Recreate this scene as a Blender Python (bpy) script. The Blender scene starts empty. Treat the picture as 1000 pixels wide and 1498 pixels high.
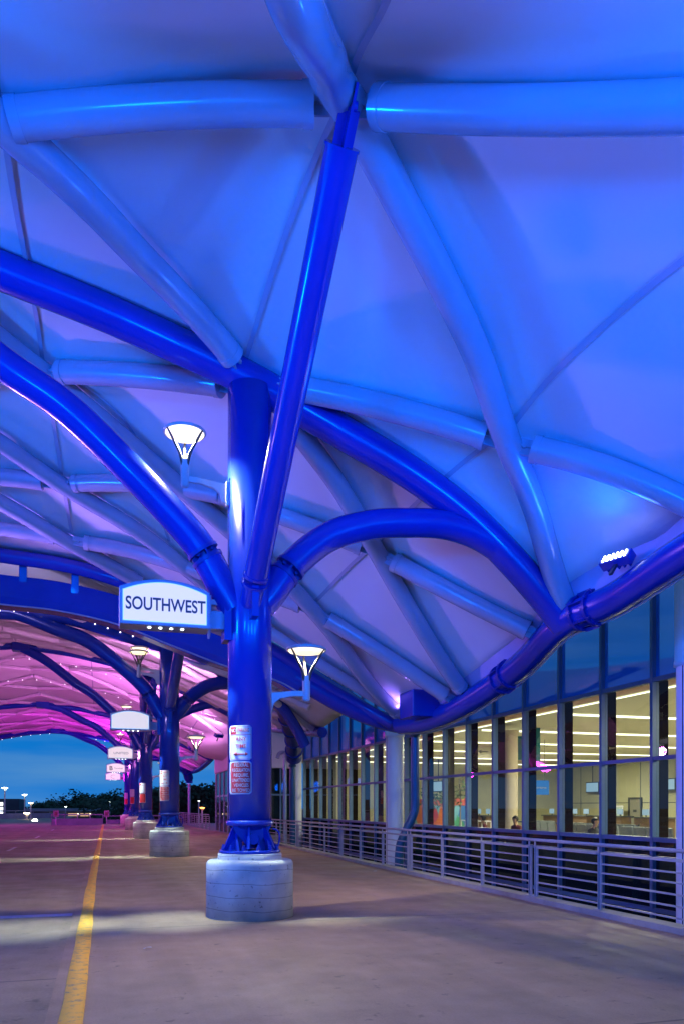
import bpy, bmesh, math, random
import numpy as np
from mathutils import Vector, Matrix
random.seed(7)
sc = bpy.context.scene
COL = sc.collection
R = math.radians
PI = math.pi
# ------------------------------------------------------------------ survey
YAW = R(16.9); SN, CN = math.sin(YAW), math.cos(YAW); F = 1150.0; EYE = 1.7; HZ = 1180.0
def at(px, py, Y):
    """point of the vertical plane at distance Y along the road that a pixel shows"""
    t = (px-500)/F
    X = Y*(t*CN+SN)/(CN-t*SN)
    d = X*SN+Y*CN
    return (X, Y, EYE+(HZ-py)*d/F)
def atx(px, py, X):
    u = px-151.0
    d = F*X/(CN*u)
    return (X, (d-X*SN)/CN, EYE+(HZ-py)*d/F)
# ------------------------------------------------------------------ materials
MATS = {}
def nodes(m):
    m.use_nodes = True
    nt = m.node_tree
    return nt, nt.nodes, nt.links
def mat(name, col, rough=0.5, metal=0.0, emis=None, estr=1.0, noise=None, bump=None, spec=0.5, coat=0.0):
    """noise=(scale, amount) varies the base colour, bump=(scale, strength)"""
    if name in MATS: return MATS[name]
    m = bpy.data.materials.new(name); nt, N, L = nodes(m)
    b = N['Principled BSDF']
    b.inputs['Base Color'].default_value = (*col, 1)
    b.inputs['Roughness'].default_value = rough
    b.inputs['Metallic'].default_value = metal
    b.inputs['Specular IOR Level'].default_value = spec
    b.inputs['Coat Weight'].default_value = coat
    if emis:
        b.inputs['Emission Color'].default_value = (*emis, 1)
        b.inputs['Emission Strength'].default_value = estr
    tc = N.new('ShaderNodeTexCoord')
    if noise:
        n = N.new('ShaderNodeTexNoise'); n.inputs['Scale'].default_value = noise[0]; n.inputs['Detail'].default_value = 6
        n.inputs['Roughness'].default_value = .65
        L.new(tc.outputs['Object'], n.inputs['Vector'])
        r = N.new('ShaderNodeMapRange'); r.inputs['From Min'].default_value = .3; r.inputs['From Max'].default_value = .7
        r.inputs['To Min'].default_value = 1-noise[1]; r.inputs['To Max'].default_value = 1+noise[1]
        L.new(n.outputs['Fac'], r.inputs['Value'])
        mx = N.new('ShaderNodeVectorMath'); mx.operation = 'SCALE'
        mx.inputs[0].default_value = col
        L.new(r.outputs['Result'], mx.inputs['Scale'])
        L.new(mx.outputs['Vector'], b.inputs['Base Color'])
    if bump:
        n2 = N.new('ShaderNodeTexNoise'); n2.inputs['Scale'].default_value = bump[0]; n2.inputs['Detail'].default_value = 5
        L.new(tc.outputs['Object'], n2.inputs['Vector'])
        bp = N.new('ShaderNodeBump'); bp.inputs['Strength'].default_value = bump[1]; bp.inputs['Distance'].default_value = .02
        L.new(n2.outputs['Fac'], bp.inputs['Height']); L.new(bp.outputs['Normal'], b.inputs['Normal'])
    MATS[name] = m
    return m
def glass(name, tint, refl=1.0, rough=0.01, body=(0, 0, 0), bodyw=0.0, ior=1.5):
    m = bpy.data.materials.new(name); nt, N, L = nodes(m)
    N.remove(N['Principled BSDF']); out = N['Material Output']
    tr = N.new('ShaderNodeBsdfTransparent'); tr.inputs['Color'].default_value = (*tint, 1)
    gl = N.new('ShaderNodeBsdfGlossy'); gl.inputs['Roughness'].default_value = rough
    gl.inputs['Color'].default_value = (refl, refl, refl, 1)
    fr = N.new('ShaderNodeFresnel'); fr.inputs['IOR'].default_value = ior
    mx = N.new('ShaderNodeMixShader')
    base = tr
    if bodyw:
        df = N.new('ShaderNodeBsdfDiffuse'); df.inputs['Color'].default_value = (*body, 1)
        m0 = N.new('ShaderNodeMixShader'); m0.inputs[0].default_value = bodyw
        L.new(tr.outputs[0], m0.inputs[1]); L.new(df.outputs[0], m0.inputs[2]); base = m0
    ge = N.new('ShaderNodeNewGeometry'); iv = N.new('ShaderNodeMath'); iv.operation = 'SUBTRACT'; iv.inputs[0].default_value = 1; L.new(ge.outputs['Backfacing'], iv.inputs[1])
    fm = N.new('ShaderNodeMath'); fm.operation = 'MULTIPLY'; L.new(fr.outputs[0], fm.inputs[0]); L.new(iv.outputs[0], fm.inputs[1])
    L.new(fm.outputs[0], mx.inputs[0]); L.new(base.outputs[0], mx.inputs[1]); L.new(gl.outputs[0], mx.inputs[2])
    L.new(mx.outputs[0], out.inputs['Surface'])
    return m
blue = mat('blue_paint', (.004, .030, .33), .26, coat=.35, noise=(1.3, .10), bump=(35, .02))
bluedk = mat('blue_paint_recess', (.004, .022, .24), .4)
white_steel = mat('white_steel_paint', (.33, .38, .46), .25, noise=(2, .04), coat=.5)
vault_steel = mat('vault_steel_paint', (.62, .60, .64), .35, noise=(2, .04))
rail_paint = mat('rail_paint', (.30, .29, .31), .42, noise=(4, .12), bump=(60, .05))
grey_metal = mat('sign_metal', (.34, .35, .45), .38, noise=(5, .06))
lamp_metal = mat('lamp_metal', (.50, .50, .48), .33, noise=(6, .05))
lamp_fork = mat('lamp_fork_metal', (.03, .03, .026), .5)
dark_metal = mat('dark_metal', (.02, .03, .06), .45)
bolt_metal = mat('bolt_metal', (.01, .04, .35), .4)
frame_paint = mat('window_frame_paint', (.07, .14, .26), .42, noise=(3, .08))
fin_brown = mat('fin_brown', (.014, .009, .008), .8, noise=(2, .15), spec=.05)
white_wall = mat('white_panel', (.62, .60, .62), .5, noise=(1.2, .06))
pillar_white = mat('pillar_white', (.66, .66, .70), .42, noise=(1.5, .05))
teal_pipe = mat('teal_pipe', (.008, .07, .16), .3, noise=(3, .12))
lamp_on = mat('lamp_lens', (.9, .9, .85), .4, emis=(1, .82, .42), estr=.8)
sign_face = mat('sign_face', (.45, .45, .42), .35, emis=(1, .94, .86), estr=.33)
sign_edge = mat('sign_edge_glow', (.3, .6, .7), .4, emis=(.4, .8, 1), estr=.38)
letter = mat('letter_teal', (.01, .05, .08), .5)
letter_thin = mat('letter_pale', (.02, .10, .16), .5)
led_white = mat('led_cool', (1, 1, 1), .4, emis=(.8, 1, .95), estr=7)
led_blue = mat('led_blue_white', (1, 1, 1), .4, emis=(.75, .85, 1), estr=5)
led_pink = mat('led_pink', (1, 1, 1), .4, emis=(1, .45, .95), estr=16)
fairy = mat('string_bulb', (1, 1, 1), .4, emis=(1, .85, 1), estr=2.5)
plate_white = mat('plate_white', (.40, .41, .46), .65, noise=(9, .08))
plate_red = mat('plate_red', (.42, .008, .015), .6, noise=(9, .1))
plate_redtext = mat('plate_red_text', (.42, .02, .04), .4)
# concrete floor: slab tone, blotches, tyre wear, joints
def floor_mat(name, col, joint=6.0, streak=.25):
    m = bpy.data.materials.new(name); nt, N, L = nodes(m); b = N['Principled BSDF']
    tc = N.new('ShaderNodeTexCoord')
    def noise(scale, detail, sx=1, sy=1):
        mp = N.new('ShaderNodeMapping'); mp.inputs['Scale'].default_value = (sx, sy, 1)
        L.new(tc.outputs['Object'], mp.inputs['Vector'])
        n = N.new('ShaderNodeTexNoise'); n.inputs['Scale'].default_value = scale; n.inputs['Detail'].default_value = detail
        n.inputs['Roughness'].default_value = .6
        L.new(mp.outputs[0], n.inputs['Vector']); return n.outputs['Fac']
    def rng(src, lo, hi, a, c):
        r = N.new('ShaderNodeMapRange'); r.inputs['From Min'].default_value = lo; r.inputs['From Max'].default_value = hi
        r.inputs['To Min'].default_value = a; r.inputs['To Max'].default_value = c
        L.new(src, r.inputs['Value']); return r.outputs['Result']
    def mul(a, c):
        q = N.new('ShaderNodeMath'); q.operation = 'MULTIPLY'; L.new(a, q.inputs[0]); L.new(c, q.inputs[1]); return q.outputs[0]
    big = rng(noise(.22, 4), .3, .7, .82, 1.16)
    mid = rng(noise(1.6, 9), .3, .7, .80, 1.14)
    fine = rng(noise(46, 5), .25, .75, .84, 1.14)
    st = rng(noise(1.5, 5, 1.0, .06), .35, .7, 1.1, 1-streak)
    spots = rng(noise(5, 3), .63, .70, 1.0, .62)
    f = mul(mul(mul(big, mid), mul(fine, st)), spots)
    sp = N.new('ShaderNodeSeparateXYZ'); L.new(tc.outputs['Object'], sp.inputs[0])
    # hairline joints across the slab every `joint` metres
    q = N.new('ShaderNodeMath'); q.operation = 'PINGPONG'; q.inputs[1].default_value = joint/2
    ad = N.new('ShaderNodeMath'); ad.operation = 'ADD'; ad.inputs[1].default_value = .9
    L.new(sp.outputs['Y'], ad.inputs[0]); L.new(ad.outputs[0], q.inputs[0])
    j = rng(q.outputs[0], .010, .022, .38, 1.0)
    f = mul(f, j)
    sc_ = N.new('ShaderNodeVectorMath'); sc_.operation = 'SCALE'; sc_.inputs[0].default_value = col
    L.new(f, sc_.inputs['Scale']); L.new(sc_.outputs[0], b.inputs['Base Color'])
    b.inputs['Roughness'].default_value = .62
    rr = rng(noise(.9, 5), .3, .7, .46, .78); L.new(rr, b.inputs['Roughness'])
    bp = N.new('ShaderNodeBump'); bp.inputs['Strength'].default_value = .25; bp.inputs['Distance'].default_value = .01
    L.new(noise(70, 5), bp.inputs['Height']); L.new(bp.outputs[0], b.inputs['Normal'])
    return m
m_walk = floor_mat('walk_concrete', (.31, .20, .135), 6.1, .22)
m_road = floor_mat('road_concrete', (.27, .185, .13), 9.3, .30)
m_far = mat('far_ground', (.05, .055, .05), .9, noise=(.05, .3))
# concrete pedestal with board lines and pocks
def pedestal_mat():
    m = bpy.data.materials.new('pedestal_concrete'); nt, N, L = nodes(m); b = N['Principled BSDF']
    tc = N.new('ShaderNodeTexCoord')
    n = N.new('ShaderNodeTexNoise'); n.inputs['Scale'].default_value = 3; n.inputs['Detail'].default_value = 8; L.new(tc.outputs['Object'], n.inputs['Vector'])
    n2 = N.new('ShaderNodeTexNoise'); n2.inputs['Scale'].default_value = 17; n2.inputs['Detail'].default_value = 3; L.new(tc.outputs['Object'], n2.inputs['Vector'])
    cr = N.new('ShaderNodeValToRGB'); cr.color_ramp.elements[0].position = .3; cr.color_ramp.elements[0].color = (.40, .36, .32, 1)
    cr.color_ramp.elements[1].position = .7; cr.color_ramp.elements[1].color = (.62, .57, .50, 1)
    L.new(n.outputs['Fac'], cr.inputs[0])
    c2 = N.new('ShaderNodeValToRGB'); c2.color_ramp.elements[0].position = .64; c2.color_ramp.elements[0].color = (1, 1, 1, 1)
    c2.color_ramp.elements[1].position = .72; c2.color_ramp.elements[1].color = (.45, .45, .47, 1)
    L.new(n2.outputs['Fac'], c2.inputs[0])
    mx = N.new('ShaderNodeMix'); mx.data_type = 'RGBA'; mx.blend_type = 'MULTIPLY'; mx.inputs[0].default_value = 1
    L.new(cr.outputs[0], mx.inputs[6]); L.new(c2.outputs[0], mx.inputs[7])
    sp = N.new('ShaderNodeSeparateXYZ'); L.new(tc.outputs['Object'], sp.inputs[0])
    wob = N.new('ShaderNodeTexNoise'); wob.inputs['Scale'].default_value = 1.3; L.new(tc.outputs['Object'], wob.inputs['Vector'])
    a = N.new('ShaderNodeMath'); a.operation = 'MULTIPLY_ADD'; a.inputs[1].default_value = .12; L.new(wob.outputs['Fac'], a.inputs[0]); L.new(sp.outputs['Z'], a.inputs[2])
    q = N.new('ShaderNodeMath'); q.operation = 'PINGPONG'; q.inputs[1].default_value = .1; L.new(a.outputs[0], q.inputs[0])
    r = N.new('ShaderNodeMapRange'); r.inputs['From Min'].default_value = .002; r.inputs['From Max'].default_value = .008
    r.inputs['To Min'].default_value = .5; r.inputs['To Max'].default_value = 1; L.new(q.outputs[0], r.inputs['Value'])
    s = N.new('ShaderNodeVectorMath'); s.operation = 'SCALE'; L.new(mx.outputs[2], s.inputs[0]); L.new(r.outputs[0], s.inputs['Scale'])
    L.new(s.outputs[0], b.inputs['Base Color']); b.inputs['Roughness'].default_value = .8
    bp = N.new('ShaderNodeBump'); bp.inputs['Strength'].default_value = .35; bp.inputs['Distance'].default_value = .01
    L.new(n2.outputs['Fac'], bp.inputs['Height']); L.new(bp.outputs[0], b.inputs['Normal'])
    return m
m_ped = pedestal_mat()
def paint_worn(name, col, under):
    m = bpy.data.materials.new(name); nt, N, L = nodes(m); b = N['Principled BSDF']
    tc = N.new('ShaderNodeTexCoord')
    n = N.new('ShaderNodeTexNoise'); n.inputs['Scale'].default_value = 9; n.inputs['Detail'].default_value = 9; n.inputs['Roughness'].default_value = .75
    L.new(tc.outputs['Object'], n.inputs['Vector'])
    cr = N.new('ShaderNodeValToRGB'); cr.color_ramp.elements[0].position = .36; cr.color_ramp.elements[0].color = (*under, 1)
    cr.color_ramp.elements[1].position = .50; cr.color_ramp.elements[1].color = (*col, 1)
    L.new(n.outputs['Fac'], cr.inputs[0]); L.new(cr.outputs[0], b.inputs['Base Color']); b.inputs['Roughness'].default_value = .6
    return m
m_yellow = paint_worn('worn_yellow_paint', (.85, .42, .04), (.34, .22, .12))
m_white_paint = paint_worn('worn_white_paint', (.6, .6, .6), (.3, .28, .27))
m_joint = mat('joint_steel', (.36, .33, .42), .5, noise=(5, .15))
m_kerb = mat('kerb_concrete', (.26, .24, .23), .8, noise=(2, .2), bump=(20, .2))
# membrane: white coated fabric with a little light passing through
def membrane_mat():
    m = bpy.data.materials.new('canopy_fabric'); nt, N, L = nodes(m); N.remove(N['Principled BSDF']); out = N['Material Output']
    tc = N.new('ShaderNodeTexCoord')
    n = N.new('ShaderNodeTexNoise'); n.inputs['Scale'].default_value = .35; n.inputs['Detail'].default_value = 6; L.new(tc.outputs['Object'], n.inputs['Vector'])
    cr = N.new('ShaderNodeValToRGB'); cr.color_ramp.elements[0].position = .3; cr.color_ramp.elements[0].color = (.70, .71, .73, 1)
    cr.color_ramp.elements[1].position = .7; cr.color_ramp.elements[1].color = (.80, .80, .81, 1)
    L.new(n.outputs['Fac'], cr.inputs[0])
    d = N.new('ShaderNodeBsdfDiffuse'); t = N.new('ShaderNodeBsdfTranslucent')
    L.new(cr.outputs[0], d.inputs[0]); L.new(cr.outputs[0], t.inputs[0])
    n3 = N.new('ShaderNodeTexNoise'); n3.inputs['Scale'].default_value = 2.2; n3.inputs['Detail'].default_value = 5; L.new(tc.outputs['Object'], n3.inputs['Vector'])
    bp = N.new('ShaderNodeBump'); bp.inputs['Strength'].default_value = .15; bp.inputs['Distance'].default_value = .05
    L.new(n3.outputs['Fac'], bp.inputs['Height']); L.new(bp.outputs[0], d.inputs['Normal'])
    mx = N.new('ShaderNodeMixShader'); mx.inputs[0].default_value = .14
    L.new(d.outputs[0], mx.inputs[1]); L.new(t.outputs[0], mx.inputs[2]); L.new(mx.outputs[0], out.inputs['Surface'])
    return m
m_fabric = membrane_mat()
m_seam_shade = mat('seam_shade_fabric', (.40, .42, .52), .8)  # darker tint paints in cable shade showing through the fabric
m_flap = mat('edge_flap_fabric', (.42, .38, .60), .8, noise=(1, .1))
# ------------------------------------------------------------------ mesh helpers
class MB:
    def __init__(s): s.v = []; s.f = []; s.sm = []
    def add(s, vs, fs, smooth=False):
        o = len(s.v); s.v += [tuple(map(float, v)) for v in vs]
        s.f += [tuple(i+o for i in f) for f in fs]; s.sm += [smooth]*len(fs); return s
    def box(s, a, b):
        x0, y0, z0 = a; x1, y1, z1 = b
        return s.add([(x0,y0,z0),(x1,y0,z0),(x1,y1,z0),(x0,y1,z0),(x0,y0,z1),(x1,y0,z1),(x1,y1,z1),(x0,y1,z1)],
                     [(0,3,2,1),(4,5,6,7),(0,1,5,4),(1,2,6,5),(2,3,7,6),(3,0,4,7)])
    def obox(s, c, ax, ay, az):
        """oriented box: centre and three half-extent vectors"""
        c = Vector(c); ax = Vector(ax); ay = Vector(ay); az = Vector(az)
        vs = [c+ax*i+ay*j+az*k for k in (-1, 1) for (i, j) in ((-1,-1),(1,-1),(1,1),(-1,1))]
        return s.add(vs, [(0,3,2,1),(4,5,6,7),(0,1,5,4),(1,2,6,5),(2,3,7,6),(3,0,4,7)])
    def bar(s, p, q, w, h, up=(0,0,1)):
        p = Vector(p); q = Vector(q); d = (q-p); l = d.length; d.normalize(); u = Vector(up)
        sd = d.cross(u).normalized(); u2 = sd.cross(d)
        return s.obox((p+q)/2, d*l/2, sd*w/2, u2*h/2)
    def tube(s, pts, r, n=16, caps=True, rs=None):
        P = [Vector(p) for p in pts]; rr = rs or [r]*len(P)
        T = []
        for i in range(len(P)):
            t = (P[min(i+1, len(P)-1)]-P[max(i-1, 0)]); T.append(t.normalized())
        u = T[0].orthogonal().normalized(); vs = []
        for i, p in enumerate(P):
            u = (u - T[i]*u.dot(T[i])).normalized(); w = T[i].cross(u)
            for k in range(n):
                a = 2*PI*k/n; vs.append(p+(u*math.cos(a)+w*math.sin(a))*rr[i])
        fs = [(i*n+k, i*n+(k+1) % n, (i+1)*n+(k+1) % n, (i+1)*n+k) for i in range(len(P)-1) for k in range(n)]
        s.add(vs, fs, True)
        if caps:
            s.add(vs[:n], [tuple(reversed(range(n)))]); s.add(vs[-n:], [tuple(range(n))])
        return s
    def lathe(s, prof, c=(0,0,0), n=40, smooth=True):
        vs = []; c = Vector(c)
        for r, z in prof:
            for k in range(n):
                a = 2*PI*k/n; vs.append(c+Vector((r*math.cos(a), r*math.sin(a), z)))
        fs = [(i*n+k, i*n+(k+1) % n, (i+1)*n+(k+1) % n, (i+1)*n+k) for i in range(len(prof)-1) for k in range(n)]
        s.add(vs, fs, smooth)
        return s
    def cyl(s, p, q, r, n=16): return s.tube([p, q], r, n)
    def sphere(s, c, r, n=8, sc_=(1,1,1)):
        vs = []; m = n//2+1
        for i in range(m+1):
            th = PI*i/m
            for k in range(n):
                a = 2*PI*k/n
                vs.append((c[0]+r*sc_[0]*math.sin(th)*math.cos(a), c[1]+r*sc_[1]*math.sin(th)*math.sin(a), c[2]+r*sc_[2]*math.cos(th)))
        return s.add(vs, [(i*n+k, (i+1)*n+k, (i+1)*n+(k+1) % n, i*n+(k+1) % n) for i in range(m) for k in range(n)], True)
    def prism(s, poly, axis_vec, origin=(0,0,0), ex=(1,0,0), ey=(0,0,1)):
        o = Vector(origin); ex = Vector(ex); ey = Vector(ey); a = Vector(axis_vec); n = len(poly)
        v0 = [o+ex*p[0]+ey*p[1] for p in poly]; v1 = [v+a for v in v0]
        return s.add(v0+v1, [tuple(range(n)), tuple(reversed(range(n, 2*n)))]+[(i, n+i, n+(i+1) % n, (i+1) % n) for i in range(n)])
    def build(s, name, m, parent=None, bevel=0, origin=None):
        me = bpy.data.meshes.new(name)
        off = Vector(parent_loc(parent)) if parent else Vector(origin or (0,0,0))
        me.from_pydata([tuple(Vector(v)-off) for v in s.v], [], s.f)
        me.polygons.foreach_set('use_smooth', s.sm)
        bm = bmesh.new(); bm.from_mesh(me); bmesh.ops.recalc_face_normals(bm, faces=bm.faces); bm.to_mesh(me); bm.free()
        me.update()
        o = bpy.data.objects.new(name, me); COL.objects.link(o)
        me.materials.append(m)
        if parent: o.parent = parent
        else: o.location = off
        if bevel:
            b = o.modifiers.new('bevel', 'BEVEL'); b.width = bevel; b.segments = 2; b.limit_method = 'ANGLE'
        return o
def parent_loc(o):
    l = Vector(o.location)
    while o.parent: o = o.parent; l += Vector(o.location)
    return l
def tag(o, label=None, cat=None, group=None, kind=None):
    if label: o['label'] = label
    if cat: o['category'] = cat
    if group: o['group'] = group
    if kind: o['kind'] = kind
    return o
def empty(name, loc, label, cat, group=None):
    o = bpy.data.objects.new(name, None); o.location = loc; o.empty_display_size = .2; COL.objects.link(o)
    return tag(o, label, cat, group)
def copy_thing(o, loc, label, parent=None):
    c = o.copy(); COL.objects.link(c)
    if parent: c.parent = parent
    else:
        c.location = loc
        if label: c['label'] = label
    for ch in list(o.children): copy_thing(ch, None, None, c)
    return c
def spline(pts, n=10):
    """Catmull-Rom through points"""
    P = [Vector(p) for p in pts]; P = [P[0]*2-P[1]]+P+[P[-1]*2-P[-2]]; out = []
    for i in range(1, len(P)-2):
        for k in range(n):
            t = k/n; a, b, c, d = P[i-1], P[i], P[i+1], P[i+2]
            out.append(.5*((2*b)+(c-a)*t+(2*a-5*b+4*c-d)*t*t+(3*b-a-3*c+d)*t**3))
    out.append(P[-2]); return out
def text_mesh(name, s, size, loc, m, parent, rot=(PI/2, 0, 0), sx=1.0, depth=.002, align='CENTER', bold=0.0):
    cu = bpy.data.curves.new(name, 'FONT'); cu.body = s; cu.size = size; cu.align_x = align; cu.align_y = 'CENTER'; cu.extrude = depth; cu.offset = bold
    t = bpy.data.objects.new(name+'_curve', cu); COL.objects.link(t)
    dg = bpy.context.evaluated_depsgraph_get(); dg.update()
    me = bpy.data.meshes.new_from_object(t.evaluated_get(dg)); bpy.data.objects.remove(t)
    o = bpy.data.objects.new(name, me); COL.objects.link(o); me.materials.clear(); me.materials.append(m); me.name = name
    o.rotation_euler = rot; o.scale = (sx, 1, 1)
    o.parent = parent; o.location = Vector(loc)-parent_loc(parent)
    return o
GAIN = 3.7
def light(kind, loc, target, power, col, size=.25, spot=120, blend=.8, name='light', spread=None):
    l = bpy.data.lights.new(name, kind); l.energy = power*(GAIN if kind == 'SPOT' and name == 'floodlight_beam' else 1); l.color = col
    if kind == 'AREA':
        l.shape = 'DISK'; l.size = size
        if spread: l.spread = R(spread)
    elif kind == 'SPOT': l.spot_size = R(spot); l.spot_blend = blend; l.shadow_soft_size = size
    else: l.shadow_soft_size = size
    o = bpy.data.objects.new(name, l); COL.objects.link(o); o.location = loc
    d = Vector(target)-Vector(loc); o.rotation_euler = d.to_track_quat('-Z', 'Y').to_euler()
    return o
# ------------------------------------------------------------------ camera, world
cam = bpy.data.cameras.new('camera'); co = bpy.data.objects.new('camera', cam); COL.objects.link(co); sc.camera = co
co.location = (0, 0, EYE); co.rotation_euler = (PI/2, 0, -YAW)
cam.sensor_fit = 'HORIZONTAL'; cam.sensor_width = 36; cam.lens = 36*F/1000; cam.shift_y = (HZ-749)/1000
cam.clip_start = .1; cam.clip_end = 3000
w = bpy.data.worlds.new('World'); sc.world = w; w.use_nodes = True
nt = w.node_tree; N = nt.nodes; L = nt.links
bg = N['Background']
sky = N.new('ShaderNodeTexSky'); sky.sky_type = 'NISHITA'; sky.sun_disc = False
sky.sun_elevation = R(1.0); sky.sun_rotation = R(250); sky.air_density = 1.5; sky.ozone_density = 5
tc = N.new('ShaderNodeTexCoord'); sp = N.new('ShaderNodeSeparateXYZ'); L.new(tc.outputs['Generated'], sp.inputs[0])
cr = N.new('ShaderNodeValToRGB'); e = cr.color_ramp.elements
e[0].position = 0.0; e[0].color = (.002, .095, .33, 1)
e[1].position = .14; e[1].color = (.002, .085, .28, 1)
x = e.new(.35); x.color = (.002, .035, .17, 1)
x = e.new(1.0); x.color = (.003, .025, .14, 1)
L.new(sp.outputs['Z'], cr.inputs[0])
mp = N.new('ShaderNodeMapping'); mp.inputs['Scale'].default_value = (2.2, 2.2, 16); L.new(tc.outputs['Generated'], mp.inputs[0])
nz = N.new('ShaderNodeTexNoise'); nz.inputs['Scale'].default_value = 1.7; nz.inputs['Detail'].default_value = 7; L.new(mp.outputs[0], nz.inputs[0])
c2 = N.new('ShaderNodeValToRGB'); c2.color_ramp.elements[0].position = .36; c2.color_ramp.elements[0].color = (0, 0, 0, 1)
c2.color_ramp.elements[1].position = .72; c2.color_ramp.elements[1].color = (1, 1, 1, 1); L.new(nz.outputs['Fac'], c2.inputs[0])
mxc = N.new('ShaderNodeMix'); mxc.data_type = 'RGBA'; mxc.inputs[7].default_value = (.055, .15, .29, 1)
mfac = N.new('ShaderNodeMath'); mfac.operation = 'MULTIPLY'; mfac.inputs[1].default_value = .75
L.new(c2.outputs[0], mfac.inputs[0]); L.new(mfac.outputs[0], mxc.inputs[0]); L.new(cr.outputs[0], mxc.inputs[6])
ad = N.new('ShaderNodeMix'); ad.data_type = 'RGBA'; ad.blend_type = 'ADD'; ad.inputs[0].default_value = .004
L.new(mxc.outputs[2], ad.inputs[6]); L.new(sky.outputs[0], ad.inputs[7])
L.new(ad.outputs[2], bg.inputs[0]); bg.inputs[1].default_value = 1.0
sun = light('SUN', (0, -20, 40), (8, 20, 0), .06, (.55, .7, 1), name='dusk_skylight'); sun.data.angle = R(40)
vs = sc.view_settings; vs.view_transform = 'Standard'; vs.look = 'None'; vs.gamma = 1; vs.exposure = 1.0
sc.cycles.max_bounces = 7; sc.cycles.diffuse_bounces = 4; sc.cycles.glossy_bounces = 4; sc.cycles.transparent_max_bounces = 16
sc.cycles.sample_clamp_indirect = 4; sc.cycles.use_denoising = True; sc.cycles.caustics_reflective = False; sc.cycles.caustics_refractive = False
# ------------------------------------------------------------------ setting: ground
def struct(name, mb, m, label=None):
    o = mb.build(name, m); o['kind'] = 'structure'
    if label: o['label'] = label
    return o
LOW = -5.5
struct('ground', MB().add([(-1500,-300,LOW),(1500,-300,LOW),(1500,2200,LOW),(-1500,2200,LOW)], [(0,1,2,3)]), m_far)
struct('walkway', MB().box((-.20, -14, -.5), (7.28, 80, 0.0)), m_walk)
struct('road', MB().box((-26, -14, -.55), (-.44, 76, -.035)), m_road)
struct('road_ramp', MB().box((-70, 76.005, -.6), (-4.6, 150, -.04)), m_road)
struct('deck_edge_kerb', MB().box((7.285, -14, -.6), (7.58, 45.5, .085)), m_kerb)
yk = MB(); n = 90; vsx = []
for i in range(n+1):
    y = -10+i*(86)/n; a = random.uniform(-.012, .012); b_ = random.uniform(-.010, .010); yy = y
    drift = .26*max(0, (y-20)/56)
    vsx += [(-.335+a+drift, yy, 0), (-.325+a+drift, yy, .018), (-.155+b_+drift, yy, .018), (-.145+b_+drift, yy, 0)]
fs = []
for i in range(n):
    for k in range(3): fs.append((i*4+k, i*4+k+1, i*4+5+k, i*4+4+k))
yk.add(vsx, fs, True)
struct('road_shoulder', MB().box((-.44, -14, -.5), (-.20, 80, -.004)), m_walk)
struct('painted_kerb_line', yk, m_yellow)
struct('expansion_joint', MB().box((-26, 13.15, -.036), (-.47, 13.42, -.029)), m_joint)
ln = MB()
for yy in (33.0, 46.0, 60.0): ln.box((-3.6, yy, -.034), (-3.48, yy+3, -.030))
struct('lane_marking', ln, m_white_paint)
cb = MB()
for yy in (43, 58.4, 66, 73): cb.box((.2, yy-1.9, .001), (2.6, yy-1.75, .005))
struct('bay_marking', cb, m_white_paint)
# ------------------------------------------------------------------ canopy surfaces
def tps(pts, smooth=1e-3):
    P = np.array(pts, float); n = len(P)
    d = np.hypot(P[:, None, 0]-P[None, :, 0], P[:, None, 1]-P[None, :, 1])
    K = np.where(d > 0, d*d*np.log(np.maximum(d, 1e-9)), 0)+smooth*np.eye(n)
    A = np.zeros((n+3, n+3)); A[:n, :n] = K; A[:n, n] = 1; A[:n, n+1:] = P[:, :2]; A[n, :n] = 1; A[n+1:, :n] = P[:, :2].T
    wv = np.linalg.solve(A, np.concatenate([P[:, 2], np.zeros(3)]))
    def f(x, y):
        x = np.asarray(x, float); y = np.asarray(y, float)
        dd = np.hypot(x[..., None]-P[:, 0], y[..., None]-P[:, 1])
        k = np.where(dd > 0, dd*dd*np.log(np.maximum(dd, 1e-9)), 0)
        return k@wv[:n]+wv[n]+wv[n+1]*x+wv[n+2]*y
    return f
Y1 = 12.13; DY = 15.45
YC = [Y1+DY*i for i in range(5)]
# main arch over the first column (measured in its own vertical plane)
A1 = [at(px, py, Y1) for px, py in ((0,395),(150,455),(250,500),(345,545),(450,603),(500,632),(600,692),(680,752),(750,822),(800,880),(826,913))]
A1 = [(-4.0, Y1, 9.78), (-2.8, Y1, 9.68)]+A1
edge1 = [(7.3,2.0,4.9),(7.7,4.6,5.35),(7.85,7.2,5.45),(7.83,9.2,5.26),(7.94,10.9,5.07),(7.8,12.2,4.95),(7.97,14,4.5),(7.97,16.5,4.06),(7.9,18.4,3.88),(7.63,19.7,3.90)]
far1 = [(-4,19.5,7.65),(-2.25,19.5,7.5),(-.7,19.5,7.38),(.72,19.5,7.04),(2.2,19.6,6.5),(4.2,19.8,5.75),(5.3,19.9,5.1),(6.6,19.9,4.4)]
N0 = at(510,152,7.8); NL = (-1.0,8.6,8.62); NB = (5.84,10.6,7.14); N65 = (-1.0,14.5,9.22); N90 = (-.81,17,8.27); N104 = (-.67,18.5,7.62)
NC = (5.14,14.5,6.66); ND = (4.52,17,6.06); NR = (4.68,5.5,7.6); NU = at(430,0,5.65); NU2 = at(470,77,6.75)
extra = [(-4,9,9.2),(-4,5,8.9),(-4,2,8.6),(-4,16,8.9),(0,3,7.7),(3,2,7.3),(6.3,3.6,6.55),NU2,at(230,152,8.2),at(92,274,9.4),at(178,352,10.2),at(591,300,8.5),at(657,432,9.2),at(704,535,9.9),at(787,755,11.5)]
edgeS = [(x_, y_, z_+float(np.interp(y_, [10.4,12.2,14], [.78,.25,.12]))) for x_, y_, z_ in edge1]
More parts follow.
